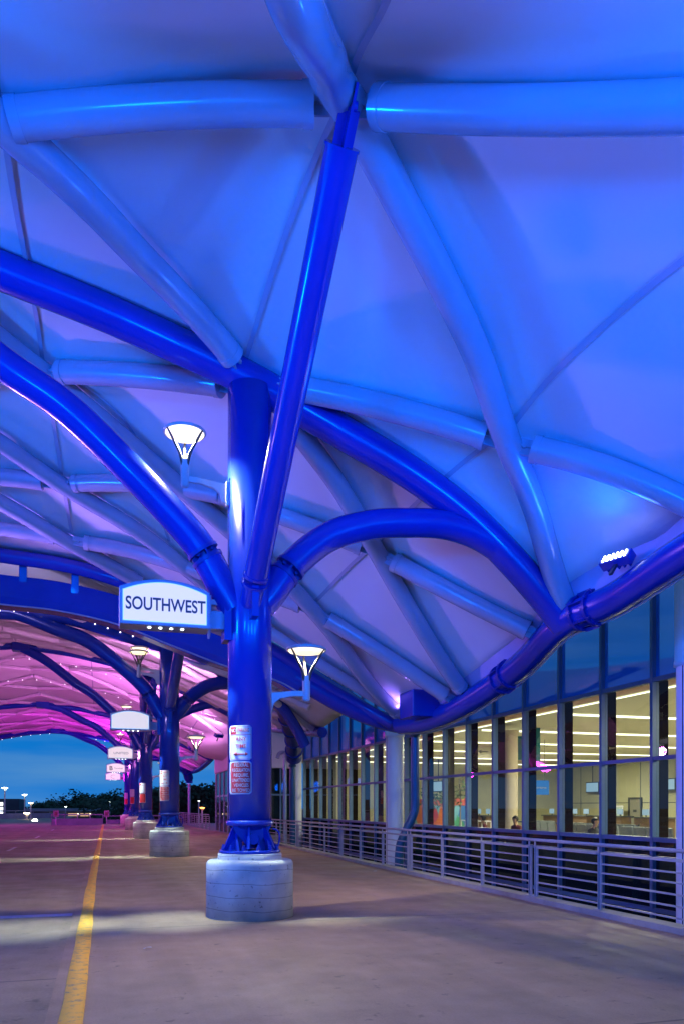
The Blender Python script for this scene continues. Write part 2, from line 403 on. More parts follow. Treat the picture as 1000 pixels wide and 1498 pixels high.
ctrl = [list(p) for p in A1+edgeS+far1+[N0,NL,NB,N65,N90,N104,NC,ND,NR,NU]+extra]
full = ctrl+[[-8-p[0], p[1], p[2]] for p in ctrl if p[0] > -3.9]
S1 = tps(full, .10)
def s1(x, y): return float(S1(x, y))
def edge_x(y):
    E = edge1
    ys = [p[1] for p in E]; return float(np.interp(y, ys, [p[0] for p in E]))
# second, longer vault behind
YA = [21.0, 24.5, 27.58, 33, 43.03, 50.7, 58.5, 66, 73.93, 76.2]
ZA = [8.35, 8.4, 8.35, 8.9, 10.0, 9.6, 8.95, 8.75, 8.55, 8.45]
prof = [(0,0),(2.6,.28),(4.7,.72),(6.2,1.25),(8.2,2.0),(9.9,2.75),(11.8,3.7)]
def s2(x, y):
    z = np.interp(y, YA, ZA); a = abs(x+4)
    pr = float(np.interp(a, [p[0] for p in prof], [p[1] for p in prof]))
    flat = 1.0
    if y < 33: pr *= 1+.18*(33-y)/12
    k = ((y-27.58) % DY)/DY
    sc_ = .28*math.sin(PI*k)*(.4+.6*min(1, a/9))
    return float(z)-pr-sc_*(.9 if y > 27.58 else .3)
def sheet(f, x0, x1, y0, y1, nx, ny, off, xr=None):
    vs = []; fs = []
    for j in range(ny+1):
        y = y0+(y1-y0)*j/ny
        a, b = (x0, x1) if xr is None else xr(y)
        for i in range(nx+1):
            x = a+(b-a)*i/nx; vs.append((x, y, f(x, y)+off))
    for j in range(ny):
        for i in range(nx): k = j*(nx+1)+i; fs.append((k, k+1, k+nx+2, k+nx+1))
    return vs, fs
RIB = .19
def sagged(x, y):
    return s1(x, y)
canopy1 = empty('front_canopy', (-4, Y1, 0), 'nearest tensile fabric canopy with blue and white tube arches lit blue overhead', 'canopy', 'fabric canopies over the kerb')
vs1, fs1 = sheet(sagged, 0, 0, 2.0, 19.75, 76, 84, .25, lambda y: (-8-edge_x(y), edge_x(y)+float(np.interp(y, [10.2,12], [.35,0]))))
o = MB().add(vs1, fs1, True).build('membrane', m_fabric, canopy1)
sd = o.modifiers.new('thickness', 'SOLIDIFY'); sd.thickness = .012
def plan_path(f, pts, step=.35, off=0):
    out = []
    sp_ = spline([(p[0], p[1], 0) for p in pts], 12) if len(pts) > 2 else [Vector((pts[0][0], pts[0][1], 0)).lerp(Vector((pts[1][0], pts[1][1], 0)), i/14) for i in range(15)]
    return [Vector((p.x, p.y, f(p.x, p.y)+off)) for p in sp_]
def trim(path, a, b):
    """drop path length a at the start, b at the end"""
    L_ = [0]
    for i in range(1, len(path)): L_.append(L_[-1]+(path[i]-path[i-1]).length)
    tot = L_[-1]; out = []
    def pt(s):
        for i in range(1, len(path)):
            if L_[i] >= s: 
                t = (s-L_[i-1])/max(1e-9, L_[i]-L_[i-1]); return path[i-1].lerp(path[i], t)
        return path[-1].copy()
    out.append(pt(a)); out += [p for p, l in zip(path, L_) if a+.05 < l < tot-b-.05]; out.append(pt(tot-b)); return out
def white_rib(parent, f, pts, r=RIB, a=0.0, b=0.0, brackets=True, name='rib'):
    if len(pts) == 2:      # a single tube rolled to one even curve between its two nodes
        A_ = Vector((pts[0][0], pts[0][1], f(pts[0][0], pts[0][1]))); B_ = Vector((pts[1][0], pts[1][1], f(pts[1][0], pts[1][1])))
        M_ = (A_+B_)/2; rise = max(-.25, min(.35, f(M_.x, M_.y)-M_.z))
        path = [A_.lerp(B_, i/16)+Vector((0, 0, rise*4*(i/16)*(1-i/16))) for i in range(17)]
    else:
        path = plan_path(f, pts)
    path = trim(path, a, b)
    ob = MB().tube(path, r, 20).build(name, white_steel, parent)
    if brackets:
        for (end, nxt, g) in ((path[0], path[1], a), (path[-1], path[-2], b)):
            if g < .1: continue
            d = (end-nxt).normalized(); mb = MB()
            mb.tube([end-d*.10, end+d*.012], r*1.06, 20)
            sdv = d.cross(Vector((0,0,1))).normalized(); up = sdv.cross(d)
            mb.obox(end+d*.12, d*.16, sdv*.012, up*r*.62); mb.obox(end+d*.12, d*.16, sdv*.06, up*.012)
            mb.cyl(end+d*.14-sdv*.07, end+d*.14+sdv*.07, .035, 10)
            mb.build('bracket', white_steel, ob)
    return ob
g = .38
# diagonal family running towards the building, unbroken through the nodes
white_rib(canopy1, s1, [(.2,3.6),NU,NU2,N0,at(657,432,9.2),NB,at(787,755,11.5),(7.95,12.1)], RIB+.01, 0, .15)
white_rib(canopy1, s1, [(-4,6.2),NL,(.6,10.6),(2.0,11.95)], RIB, 0, .2)
white_rib(canopy1, s1, [(2.9,12.5),(4.0,13.4),NC,(6.6,15.5),(7.85,16.3)], RIB-.01, .1, .2)
white_rib(canopy1, s1, [(-4,11.9),(-2.5,13.2),N65,(1.6,15.8),ND,(6.2,18.4),(7.5,19.4)], RIB-.01, .1, .2)
white_rib(canopy1, s1, [(-4,15.2),(-2.2,16.2),N90,(.9,17.6),(2.8,18.6),(3.9,19.4)], RIB-.02, 0, .1)
white_rib(canopy1, s1, [(-3.4,17.2),(-1.8,18.0),(-.2,18.9),(.9,19.4)], RIB-.02, 0, .1)
# cross family, cut at each node
def seg(p, q, r=RIB, a=g, b=g): white_rib(canopy1, s1, [p, q], r, a, b)
seg(NL, N0, a=.12); seg(N0, NR, b=0); seg(NR, (6.3,3.6), b=0, a=0); seg((-4,10.8), NL, a=0)
seg(N65, (2.0,12.45), b=.25); seg((2.75,11.85), NB, a=.1); seg(NB, (8.25,9.05), b=0); seg((-4,15.9), N65, a=0)
seg(N90, (2.2,15.4), a=.3, b=0, r=.17); seg((2.2,15.4), NC, r=.17, a=0, b=.35); seg(NC, (7.8,13.0), r=.18, b=.25); seg((-4,17.5), N90, r=.17, a=0)
seg(N104, (2.4,17.9), r=.16, a=.3, b=0); seg((2.4,17.9), ND, r=.16, a=0, b=.35); seg(ND, (7.85,16.9), r=.18, a=.35, b=.25)
seg((3.6,18.9), (7.6,19.2), r=.15, a=0, b=.2); seg((-3.6,18.8), N104, r=.15, a=0)
# mirrored half of the same rib net (beyond the left of the picture)
def mir(p): return (-8-p[0], p[1])
for pp in ([NU,N0,(4.2,9.2),NB,(7.0,11.7),(7.75,12.25)], [NL,(.6,10.6),(2.0,11.95)], [(2.9,12.5),(4.0,13.4),NC,(6.6,15.5),(7.85,16.3)], [N65,(1.6,15.8),ND,(6.2,18.4),(7.5,19.4)]):
    white_rib(canopy1, s1, [mir(p) for p in pp], RIB, brackets=False)
# seam strips, whose grey-purple tint also stands for shadows of outside ridge cables
def seam_shade(parent, f, pts, wd=.07, off=.205):
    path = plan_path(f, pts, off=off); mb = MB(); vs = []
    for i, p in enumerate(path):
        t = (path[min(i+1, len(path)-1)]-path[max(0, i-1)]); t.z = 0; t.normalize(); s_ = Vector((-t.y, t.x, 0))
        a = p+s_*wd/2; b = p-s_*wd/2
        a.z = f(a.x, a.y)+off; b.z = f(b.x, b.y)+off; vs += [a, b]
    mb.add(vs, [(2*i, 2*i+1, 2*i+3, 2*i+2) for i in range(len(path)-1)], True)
    return mb.build('seam_shade', m_seam_shade, parent)
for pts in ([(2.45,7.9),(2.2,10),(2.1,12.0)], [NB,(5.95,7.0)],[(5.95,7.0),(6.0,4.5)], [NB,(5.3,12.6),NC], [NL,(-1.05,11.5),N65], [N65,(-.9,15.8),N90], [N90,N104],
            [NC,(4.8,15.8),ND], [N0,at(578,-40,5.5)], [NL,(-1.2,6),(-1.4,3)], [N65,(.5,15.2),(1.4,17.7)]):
    seam_shade(canopy1, s1, pts)
# dark blue main arch, edge tube, far edge arch
def arch(parent, pts, r, m=blue, n=24, name='arch', k=8):
    return MB().tube(spline(pts, k), r, n).build(name, m, parent)
archA = A1+[]
arch(canopy1, [(-8-p[0], p[1], p[2]) for p in reversed(A1[1:])]+A1, .265, name='main_arch')
et = arch(canopy1, edge1, .27, name='edge_tube')
arch(canopy1, [(-8-p[0], p[1], p[2]) for p in edge1], .27, name='edge_tube')
def clamps(parent, path, at_i, r, n=1):
    """flanged splice: two collars, bolts, saddle straps"""
    for i in at_i:
        p = path[i]; d = (path[i+1]-path[i-1]).normalized(); mb = MB()
        for s_ in (-.17, .17):
            mb.tube([p+d*(s_-.028), p+d*(s_+.028)], r*1.17, 24)
            u = d.orthogonal().normalized(); w_ = d.cross(u)
            for k in range(10):
                a = 2*PI*k/10; q = p+(u*math.cos(a)+w_*math.sin(a))*r*1.08
                mb.cyl(q+d*(s_-.06), q+d*(s_+.06), .022, 6)
        for k in range(6):
            a = 2*PI*k/6; u = d.orthogonal().normalized(); w_ = d.cross(u); rad = (u*math.cos(a)+w_*math.sin(a))
            mb.obox(p+rad*r*1.06, d*.15, rad*.05, d.cross(rad)*.012)
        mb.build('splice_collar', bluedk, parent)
ep = spline(edge1, 8)
clamps(et, ep, [36, 50], .27)
# fabric flap strip above the building-side edge tube
fl = []; fl_f = []
pts = [p for p in ep]
for i, p in enumerate(pts):
    ins = float(np.interp(p.y, [10.2, 12], [.34, -.2])); q = Vector((p.x+ins, p.y, s1(p.x+ins, p.y)+.235)); fl += [Vector((p.x-.02, p.y, p.z+.24)), q]
MB().add(fl, [(2*i, 2*i+1, 2*i+3, 2*i+2) for i in range(len(pts)-1)], True).build('edge_flap', m_flap, canopy1)
# light trim under the edge tube
MB().tube([p+Vector((.10, 0, -.262)) for p in ep], .022, 8).build('edge_trim', white_steel, canopy1)
rim = far1+[(7.4,19.75,3.95)]
farpts = [(-8-p[0], p[1], p[2]) for p in reversed(rim[1:])]+rim
arch(canopy1, [(p[0], p[1]+.08, p[2]-.02) for p in farpts], .17, name='rim_arch')
# deep drain gutter below the rim
g_pts = [at(px, py, 20.2) for px, py in ((0,864),(85,874),(171,894),(250,925),(333,957),(400,976),(440,998))]
g_pts = [(-4,20.2,g_pts[0][2]+.12)]+g_pts
gl = spline([(-8-p[0], p[1], p[2]) for p in reversed(g_pts[1:])]+g_pts, 8)
sec = [(-.26,-.40),(.20,-.40),(.30,-.05),(.30,.38),(.22,.38),(.0,.05),(-.26,.30),(-.32,.30),(-.32,-.2)]
vs = []; m_ = len(sec)
for i, p in enumerate(gl):
    t = (gl[min(i+1, len(gl)-1)]-gl[max(0, i-1)]).normalized(); up = Vector((0,1,0)).cross(t)*-1
    if up.z < 0: up = -up
    for (a, b) in sec: vs.append(p+Vector((0,1,0))*a+up*b)
fs = [(i*m_+k, i*m_+(k+1) % m_, (i+1)*m_+(k+1) % m_, (i+1)*m_+k) for i in range(len(gl)-1) for k in range(m_)]
fs += [tuple(range(m_)), tuple(reversed(range((len(gl)-1)*m_, len(gl)*m_)))]
gut = MB().add(vs, fs).build('gutter', blue, canopy1)
MB().tube([p+Vector((0,-.335,-.40)) for p in gl], .02, 8).build('edge_trim', white_steel, canopy1)
for px, py0, py1 in ((34,818,852),(110,832,868),(181,852,884),(262,836,905)):
    a = at(px, py0, 19.85); b = at(px, py1, 19.95)
    mb = MB().bar(a, b, .17, .17, (0,1,0)); mb.bar((a[0], a[1]+.05, a[2]-.05), (a[0]+.02, a[1]+.35, a[2]-.02), .05, .2)
    mb.build('gutter_post', blue, canopy1)
tail = [at(px, py, 20.1) for px, py in ((430,990),(457,1006),(500,1030),(540,1048),(575,1058))]+[(7.95,19.6,3.86)]
arch(canopy1, tail, .25, name='edge_tube')
# ------------------------------------------------------------------ long vault
canopy2 = empty('rear_canopy', (-4, YC[2], 0), 'long fabric canopy vault behind the first lit pink and magenta with blue arches', 'canopy', 'fabric canopies over the kerb')
xr2 = lambda y: (-15.8, float(np.interp(y, [20.9,24,27.6,31,36,80], [6.9,7.3,7.7,7.8,7.8,7.8])))
v2, f2 = sheet(s2, 0, 0, 20.9, 75.6, 64, 130, .2, xr2)
o = MB().add(v2, f2, True).build('membrane', m_fabric, canopy2)
o.modifiers.new('thickness', 'SOLIDIFY').thickness = .012
def xsec(y, z_of, x0=-15.6, x1=7.7, n=30): return [(x0+(x1-x0)*i/n, y, z_of(x0+(x1-x0)*i/n)) for i in range(n+1)]
A2 = [(-4,27.58,8.05)]+[at(px, py, 27.58) for px, py in ((0,897),(60,900),(110,908),(200,936),(280,958),(333,988),(370,1003),(406,1028),(430,1060),(447,1092))]
arch(canopy2, [(-8-p[0], p[1], p[2]) for p in reversed(A2[1:])]+A2, .2, name='main_arch')
for i in (2, 3, 4):
    y = YC[i]; arch(canopy2, xsec(y, lambda x: s2(x, y)-.12), .17, name='main_arch', k=3)
for sx in (1, -1):
    arch(canopy2, [(-4+sx*11.75, y, s2(7.75, y)+.02) for y in np.linspace(28, 75.6, 26)], .2, name='edge_tube', k=3)
arch(canopy2, xsec(75.6, lambda x: s2(x, 75.6)+.1), .2, name='rim_arch', k=3)
arch(canopy2, xsec(20.95, lambda x: s2(x, 20.95)+.12, -14.9, 6.9), .17, name='rim_arch', k=3)
# junction boxes where strut and arch meet
BOX = {}
for i in (1, 2, 3, 4):
    z = (8.0 if i == 1 else s2(-4, YC[i])-.18)
    MB().box((-4.42, YC[i]-.3, z-.22), (-3.58, YC[i]+.3, z+.2)).build('junction_box', blue, canopy2, bevel=.02)
    BOX[i] = z
# ribs of the vault: a diagonal net
def net_line(x0, y0, sx, k):
    pts = []
    for j in range(13):
        x = x0+sx*j*1.0; y = y0+j*k
        if not (21.2 <= y <= 75.4): continue
        lo, hi = xr2(y)
        if x < lo+.3 or x > hi-.3: continue
        pts.append((x, y))
    return pts
cnt = 0
for side in (1, -1):
    for base in np.arange(14.5, 75, 5.15):
        pts = [(-4+side*j*1.05, base+j*.82) for j in range(12)]
        pts = [p for p in pts if 21.2 <= p[1] <= 75.3 and xr2(p[1])[0]+.2 < p[0] < xr2(p[1])[1]-.15]
        if len(pts) >= 3:
            MB().tube([Vector((x, y, s2(x, y)+.02)) for x, y in pts], .125, 10).build('rib', vault_steel, canopy2)
        pts = [(-4+side*j*1.05, base+8.5-j*.82) for j in range(12)]
        pts = [p for p in pts if 21.2 <= p[1] <= 75.3 and xr2(p[1])[0]+.2 < p[0] < xr2(p[1])[1]-.15]
        if len(pts) >= 3:
            MB().tube([Vector((x, y, s2(x, y)+.02)) for x, y in pts], .11, 10).build('rib', vault_steel, canopy2)
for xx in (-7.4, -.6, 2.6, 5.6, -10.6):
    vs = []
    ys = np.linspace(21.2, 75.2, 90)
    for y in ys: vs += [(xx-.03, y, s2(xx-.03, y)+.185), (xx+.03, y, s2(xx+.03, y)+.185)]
    MB().add(vs, [(2*i, 2*i+1, 2*i+3, 2*i+2) for i in range(len(ys)-1)], True).build('seam_shade', m_seam_shade, canopy2)
# gutter ends with outrigger rods that drop to the downpipes
def gutter_end(parent, pts, r, rod_at, rl):
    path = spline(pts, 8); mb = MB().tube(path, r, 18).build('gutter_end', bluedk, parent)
    for i in rod_at:
        p = path[i]; d = (path[i]-path[i-1]).normalized()
        MB().cyl(p, p+Vector((rl*.8, -.1, rl*1.05)), .05, 8).build('rod', blue, mb)
    for i in rod_at:
        p = path[i]; d = (path[i]-path[i-1]).normalized(); MB().tube([p-d*.06, p+d*.06], r*1.15, 18).build('splice_collar', blue, mb)
gutter_end(canopy2, [(5.6,27.58,5.75),(6.4,28.5,5.5),(7.2,31,5.15),(7.9,33.2,4.75),(8.35,35,4.2),(8.45,35.4,3.9)], .36, (14, 20, 26, 31), .95)
gutter_end(canopy2, [(5.2,68,7.2),(6.2,70,6.5),(7.1,72.2,5.5),(7.6,73.6,4.3)], .42, (8, 12, 16, 20), 1.3)
# strings of tiny bulbs
def bulbs(path, name, label, sp_=.45, r=.022):
    L_ = 0; mb = MB(); nx = 0
    mb2 = MB().tube(path, .008, 5)
    for i in range(1, len(path)):
        seg_ = (path[i]-path[i-1]).length
        while nx <= L_+seg_:
            p = path[i-1].lerp(path[i], (nx-L_)/seg_); mb.sphere((p.x, p.y, p.z-.03), r, 6); nx += sp_
        L_ += seg_
    rt = empty(name, path[len(path)//2], label, 'string lights', 'string lights under the canopy')
    mb2.build('cable', dark_metal, rt); b = mb.build('bulbs', fairy, rt); b['kind'] = 'stuff'
bulbs([Vector(p)+Vector((0,-.22,.06)) for p in spline(A2[0:5], 8)], 'string_lights', 'string of tiny white bulbs along the arch just below the nearest gutter', .42)
for k, (yy, lb) in enumerate(((50.7, 'string of tiny pink bulbs under the canopy between third and fourth signs'), (45.5, 'fainter string of bulbs under the canopy just behind the third arch'), (75.3, 'string of bulbs along the farthest rim against the sky'))):
    bulbs([Vector((x, yy-.25, s2(x, yy)-.15)) for x in np.linspace(-13, 6.5, 40)], 'string_lights', lb, .8, .022)
# ------------------------------------------------------------------ columns
strutL = [(330,868),(300,812),(270,772),(200,697),(100,600),(0,530)]
strutR = [(397,868),(430,825),(480,786),(540,768),(600,765),(650,768),(695,782),(735,806)]
CX = 2.19
ORD = ['first', 'second', 'third', 'fourth', 'fifth']
LK = ['big blue steel tube column in front carrying the airline sign with dark lettering', 'blue steel column behind the nearest one carrying the blank lit sign',
      'blue steel column third along the kerb behind a lit two-tier sign plate', 'slim distant blue column beside the sign with letter B', 'farthest small blue column in the row by the pink lit kerb']
def column(i):
    y = YC[i]; n = 48 if i == 0 else 28
    c = empty('support_column', (CX, y, .88), LK[i], 'column', 'blue columns in a row along the kerb')
    top = 8.2 if i == 0 else (7.4 if i == 1 else s2(CX, y)-.1)
    sh = MB().lathe([(.0,1.42),(.34,1.42),(.34,top),(0,top)], (CX, y, 0), n); sh = sh.build('shaft', blue, c)
    MB().lathe([(.345,1.40),(.365,1.41),(.37,1.44),(.365,1.475),(.343,1.485)], (CX, y, 0), n).build('shaft_ring', blue, c)
    # foot: round base plate, pinned clevis plates, gussets, bolts
    MB().lathe([(0,.98),(.46,.98),(.475,.99),(.475,1.02),(.46,1.03),(0,1.03)], (CX, y, 0), n).build('base_plate', blue, c)
    ft = MB()
    ft.lathe([(.30,1.42),(.27,1.36),(.10,1.30),(.10,1.05)], (CX, y, 0), 20)
    for dy in (-.17, .17):   # upper clevis: hanging tapered cheeks
        ft.prism([(-.31,1.42),(.31,1.42),(.24,1.28),(.10,1.12),(-.10,1.12),(-.24,1.28)], (0,.04,0), (CX, y+dy-.02, 0))
    for dx in (-.24, -.09, .09, .24):   # lower cheeks
        ft.prism([(-.36,1.03),(.36,1.03),(.18,1.26),(.07,1.34),(-.07,1.34),(-.18,1.26)], (.035,0,0), (CX+dx-.0175, y, 0), (0,1,0))
    for sx in (-1, 1):
        for dy in (-.12, .12): ft.prism([(0,1.03),(.26,1.03),(.05,1.27),(0,1.27)], (0,.03,0), (CX+sx*.14, y+dy, 0), (sx,0,0))
    for k in range(6):
        a = 2*PI*k/6+.3; ft.bar((CX+.40*math.cos(a), y+.40*math.sin(a), 1.04), (CX+.23*math.cos(a), y+.23*math.sin(a), 1.41), .035, .10, (math.cos(a), math.sin(a), 0))
    ft.cyl((CX, y-.30, 1.20), (CX, y+.30, 1.20), .085, 18)
    ft.build('clevis', blue, c)
    bm_ = MB()
    for k in range(12):
        a = 2*PI*k/12+.13; p = (CX+.42*math.cos(a), y+.42*math.sin(a)); bm_.cyl((*p, 1.03), (*p, 1.075), .032, 6); bm_.cyl((*p, 1.075), (*p, 1.11), .018, 8)
    bm_.build('anchor_bolts', bolt_metal, c)
    if i < 2:
        MB().tube(spline([(CX+.33, y-.12, 1.36),(CX+.42, y-.13, 1.31),(CX+.445, y-.12, 1.2),(CX+.42, y-.11, 1.07)], 6), .014, 8).build('ground_cable', blue, c)
    # left strut to the crown junction
    zt = 9.55 if i == 0 else BOX[i]
    P = [at(px, py, Y1) for px, py in strutL]
    P = [(1.95, Y1, 4.75)]+P+[(-2.8, Y1, 8.98), (-4, Y1, 9.5)]
    def fit(P):
        out = []
        for (X, _, Z) in P:
            k = max(0, (2.0-X)/6.0); out.append((X, y, Z+(zt-9.5)*k*k))
        return out
    PL = spline(fit(P), 8)
    r = .235
    def strut(path, k):
        """tube interrupted by a bolted splice at index k"""
        a = path[:k+1]; b = path[k+2:]
        st = MB().tube(a, r, n).tube(b, r, n).build('strut', blue, c)
        p, q = path[k], path[k+2]; d = (q-p).normalized(); sd_ = d.cross(Vector((0,1,0))).normalized()
        mb = MB().tube([p, q], r*.55, 16)
        for u in (p, q): mb.tube([u-d*.03, u+d*.03], r*1.06, n)
        mb.obox((p+q)/2, (q-p)/2, sd_*.015, Vector((0,1,0))*r*.92); mb.obox((p+q)/2, (q-p)/2, sd_*r*.92, Vector((0,1,0))*.015)
        u2 = Vector((0,1,0))
        for a_ in (-.5, .5):
            for b_ in (-.5, .5):
                for t_ in (.25, .75): mb.cyl(p.lerp(q, t_)+sd_*r*a_-u2*r*.2*b_-u2*.1, p.lerp(q, t_)+sd_*r*a_+u2*.1, .03, 8)
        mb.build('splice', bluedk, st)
    strut(PL, 15)
    PR = [(2.3, Y1, 4.75)]+[at(px, py, Y1) for px, py in strutR]
    drop = [0, -.75, 0, 0, 0][i]
    PRf = []
    for (X, _, Z) in PR:
        k = max(0, min(1, (X-2.5)/3.5)); tgt = s2(6.0, y)-.15 if i else PR[-1][2]
        PRf.append((X, y, Z+(tgt-PR[-1][2] if i != 1 else -.5)*k))
    strut(spline(PRf, 8), 13)
    # raking prop towards the road end of the canopy
    sc_ = {0: (2.38, -4.30, 8.58), 1: (2.36, -3.4, 7.3)}.get(i, (2.36, -4.2, s2(2.36, y-4.2)-.3))
    b0 = Vector((2.17, y-.5, 5.06)); t0 = Vector((sc_[0], y+sc_[1], sc_[2])); d = (t0-b0).normalized()
    pr = MB().tube([b0+d*.12, t0], .178, 32).build('prop', blue, c)
    so = MB().tube([b0-d*.52, b0-d*.04], .165, 24); so.tube([b0-d*.04, b0+d*.0], .20, 24); so.tube([b0+d*.09, b0+d*.14], .195, 24)
    so.cyl(b0-Vector((.17,0,0)), b0+Vector((.17,0,0)), .075, 14)
    so.obox(b0+Vector((0,.12,-.25)), (.05,0,0), (0,.22,0), (0,0,.28))
    so.build('prop_socket', blue, pr)
    sdv = d.cross(Vector((1,0,0))).normalized()
    tp = MB().tube([t0-d*.02, t0+d*.006], .19, 32)
    tp.obox(t0+d*.18, d*.34, Vector((.014,0,0)), sdv*.13); tp.obox(t0+d*.10, d*.2, Vector((.11,0,0)), sdv*.014)
    tp.cyl(t0+d*.33-Vector((.07,0,0)), t0+d*.33+Vector((.07,0,0)), .045, 12)
    tp.build('prop_fork', blue, pr)
    return c
cols = [column(i) for i in range(5)]
# pedestals: one modelled, four copied
PLB = ['round grey concrete pedestal under the big blue column in front, bug holes visible', 'round concrete pedestal under the second blue column along the kerb', 'round concrete pedestal under the third blue column along the kerb', 'small pink lit pedestal under the fourth blue column', 'farthest tiny pedestal of the column row, glowing pink']
def pedestal():
    r = .672
    prof_ = [(0,0),(r,0),(r,.80),(r-.008,.835),(r-.03,.865),(r-.065,.88),(.50,.885),(.495,.90),(.49,.975),(.47,.98),(0,.98)]
    return MB().lathe(prof_, (CX, Y1, 0), 72).build('concrete_pedestal', m_ped, origin=(CX, Y1, 0))
p0 = tag(pedestal(), PLB[0], 'pedestal', 'round concrete pedestals of the columns')
for i in range(1, 5): copy_thing(p0, (CX, YC[i], 0), PLB[i])
# ------------------------------------------------------------------ parking notices on the columns
def notice(i):
    y = YC[i]; yf = y-.345; x0, x1 = 1.83, 2.13
    lab = ['no parking any time notice over red federal regulation plate on the nearest column', 'parking notice over red plate on the second column', 'small parking notice over red plate on the third column', 'distant red and white notice on the fourth column', 'farthest tiny magenta lit notice on the fifth column'][i]
    cx = 1.965; rt = empty('parking_notice', (cx, yf, 2.4), lab, 'notice', 'parking notices on the blue columns')
    # plates are bent to the curve of the shaft
    def plate(name, m, xa, xb, za, zb, off, rad=.03):
        rr = .34+off; mb = MB(); vs = []; nx, nz = 14, 2
        a0 = math.asin(max(-1, (xa-CX)/rr)); a1 = math.asin((xb-CX)/rr)
        outl = []
        for k in range(nx+1):
            a = a0+(a1-a0)*k/nx; e_ = min(k, nx-k)/nx*(xb-xa); cut = 0
            if e_ < rad: cut = rad-math.sqrt(max(0, rad*rad-(rad-e_)**2))
            X = CX+rr*math.sin(a); Y = y-rr*math.cos(a); X2 = CX+(rr-.006)*math.sin(a); Y2 = y-(rr-.006)*math.cos(a)
            vs += [(X,Y,za+cut),(X,Y,zb-cut),(X2,Y2,za+cut),(X2,Y2,zb-cut)]
        fs = []
        for k in range(nx):
            a = 4*k; b = 4*k+4; fs += [(a,b,b+1,a+1),(a+2,a+3,b+3,b+2),(a+1,b+1,b+3,a+3),(a,a+2,b+2,b)]
        fs += [(0,1,3,2),(4*nx,4*nx+2,4*nx+3,4*nx+1)]
        return mb.add(vs, fs).build(name, m, rt)
    def bend(o):
        me = o.data; base = parent_loc(o)
        for v in me.vertices:
            pass
        return o
    def txt(s, size, x, z, m, sx, off=.010, bold=.0008):
        o = text_mesh('lettering', s, size, (x, 0, z), m, rt, sx=sx, depth=.0008, bold=bold)
        # wrap the letters on the shaft: bake to world-like coordinates
        me = o.data; o.scale = (1,1,1); o.rotation_euler = (0,0,0); o.location = (0,0,0)
        base = parent_loc(rt); rr0 = .34+off
        for v in me.vertices:
            X = x+v.co.x*sx; Z = z+v.co.y; rr = rr0+v.co.z
            s_ = max(-1, min(1, (X-CX)/rr)); a = math.asin(s_)
            v.co = Vector((CX+rr*math.sin(a), y-rr*math.cos(a), Z))-base
        return o
    top = plate('upper_plate', plate_white, 1.86, 2.155, 2.40, 2.93, .004)
    plate('lower_plate', plate_white, 1.86, 2.155, 1.885, 2.385, .004)
    plate('red_field', plate_red, 1.875, 2.14, 1.905, 2.365, .007, .02)
    if i < 3:
        plate('red_field', plate_red, 1.872, 1.935, 2.80, 2.905, .007, .008)
        b = plate('border', plate_redtext, 1.872, 2.143, 2.788, 2.794, .007, 0)
        for z in (2.91, 2.415): plate('border', plate_redtext, 1.872, 2.143, z, z+.004, .007, 0)
        for x_ in (1.869, 2.141): plate('border', plate_redtext, x_, x_+.004, 2.42, 2.91, .007, 0)
    if i < 2:
        txt('NO', .075, 1.903, 2.853, plate_white, .55)
        txt('PARKING', .085, 2.038, 2.853, plate_redtext, .47)
        txt('ANY', .088, 2.0, 2.72, plate_redtext, .8); txt('TIME', .088, 2.0, 2.61, plate_redtext, .8)
        plate('arrow', plate_redtext, 1.93, 2.07, 2.487, 2.500, .008, 0)
        for sx in (-1, 1):
            mb = MB(); xa = 2.0+sx*.105; xb = 2.0+sx*.06
            f = lambda X, z: (X, y-math.sqrt(.349**2-(X-CX)**2), z)
            mb.add([f(xa,2.4935), f(xb,2.4935+.028), f(xb,2.4935-.028), (xb, y-.33, 2.4935)], [(0,1,2),(0,3,1),(0,2,3),(1,3,2)]).build('arrow', plate_redtext, rt)
        for k, (s_, q) in enumerate((('FEDERAL', .62), ('REGULATION', .50), ('REQUIRE,', .62), ('UNATTENDED', .46), ('VEHICLES', .60), ('BE TOWED', .60))):
            txt(s_, .072, 2.008, 2.325-.0765*k, plate_white, q*1.12, off=.0095, bold=.0)
    return rt
for i in range(5): notice(i)
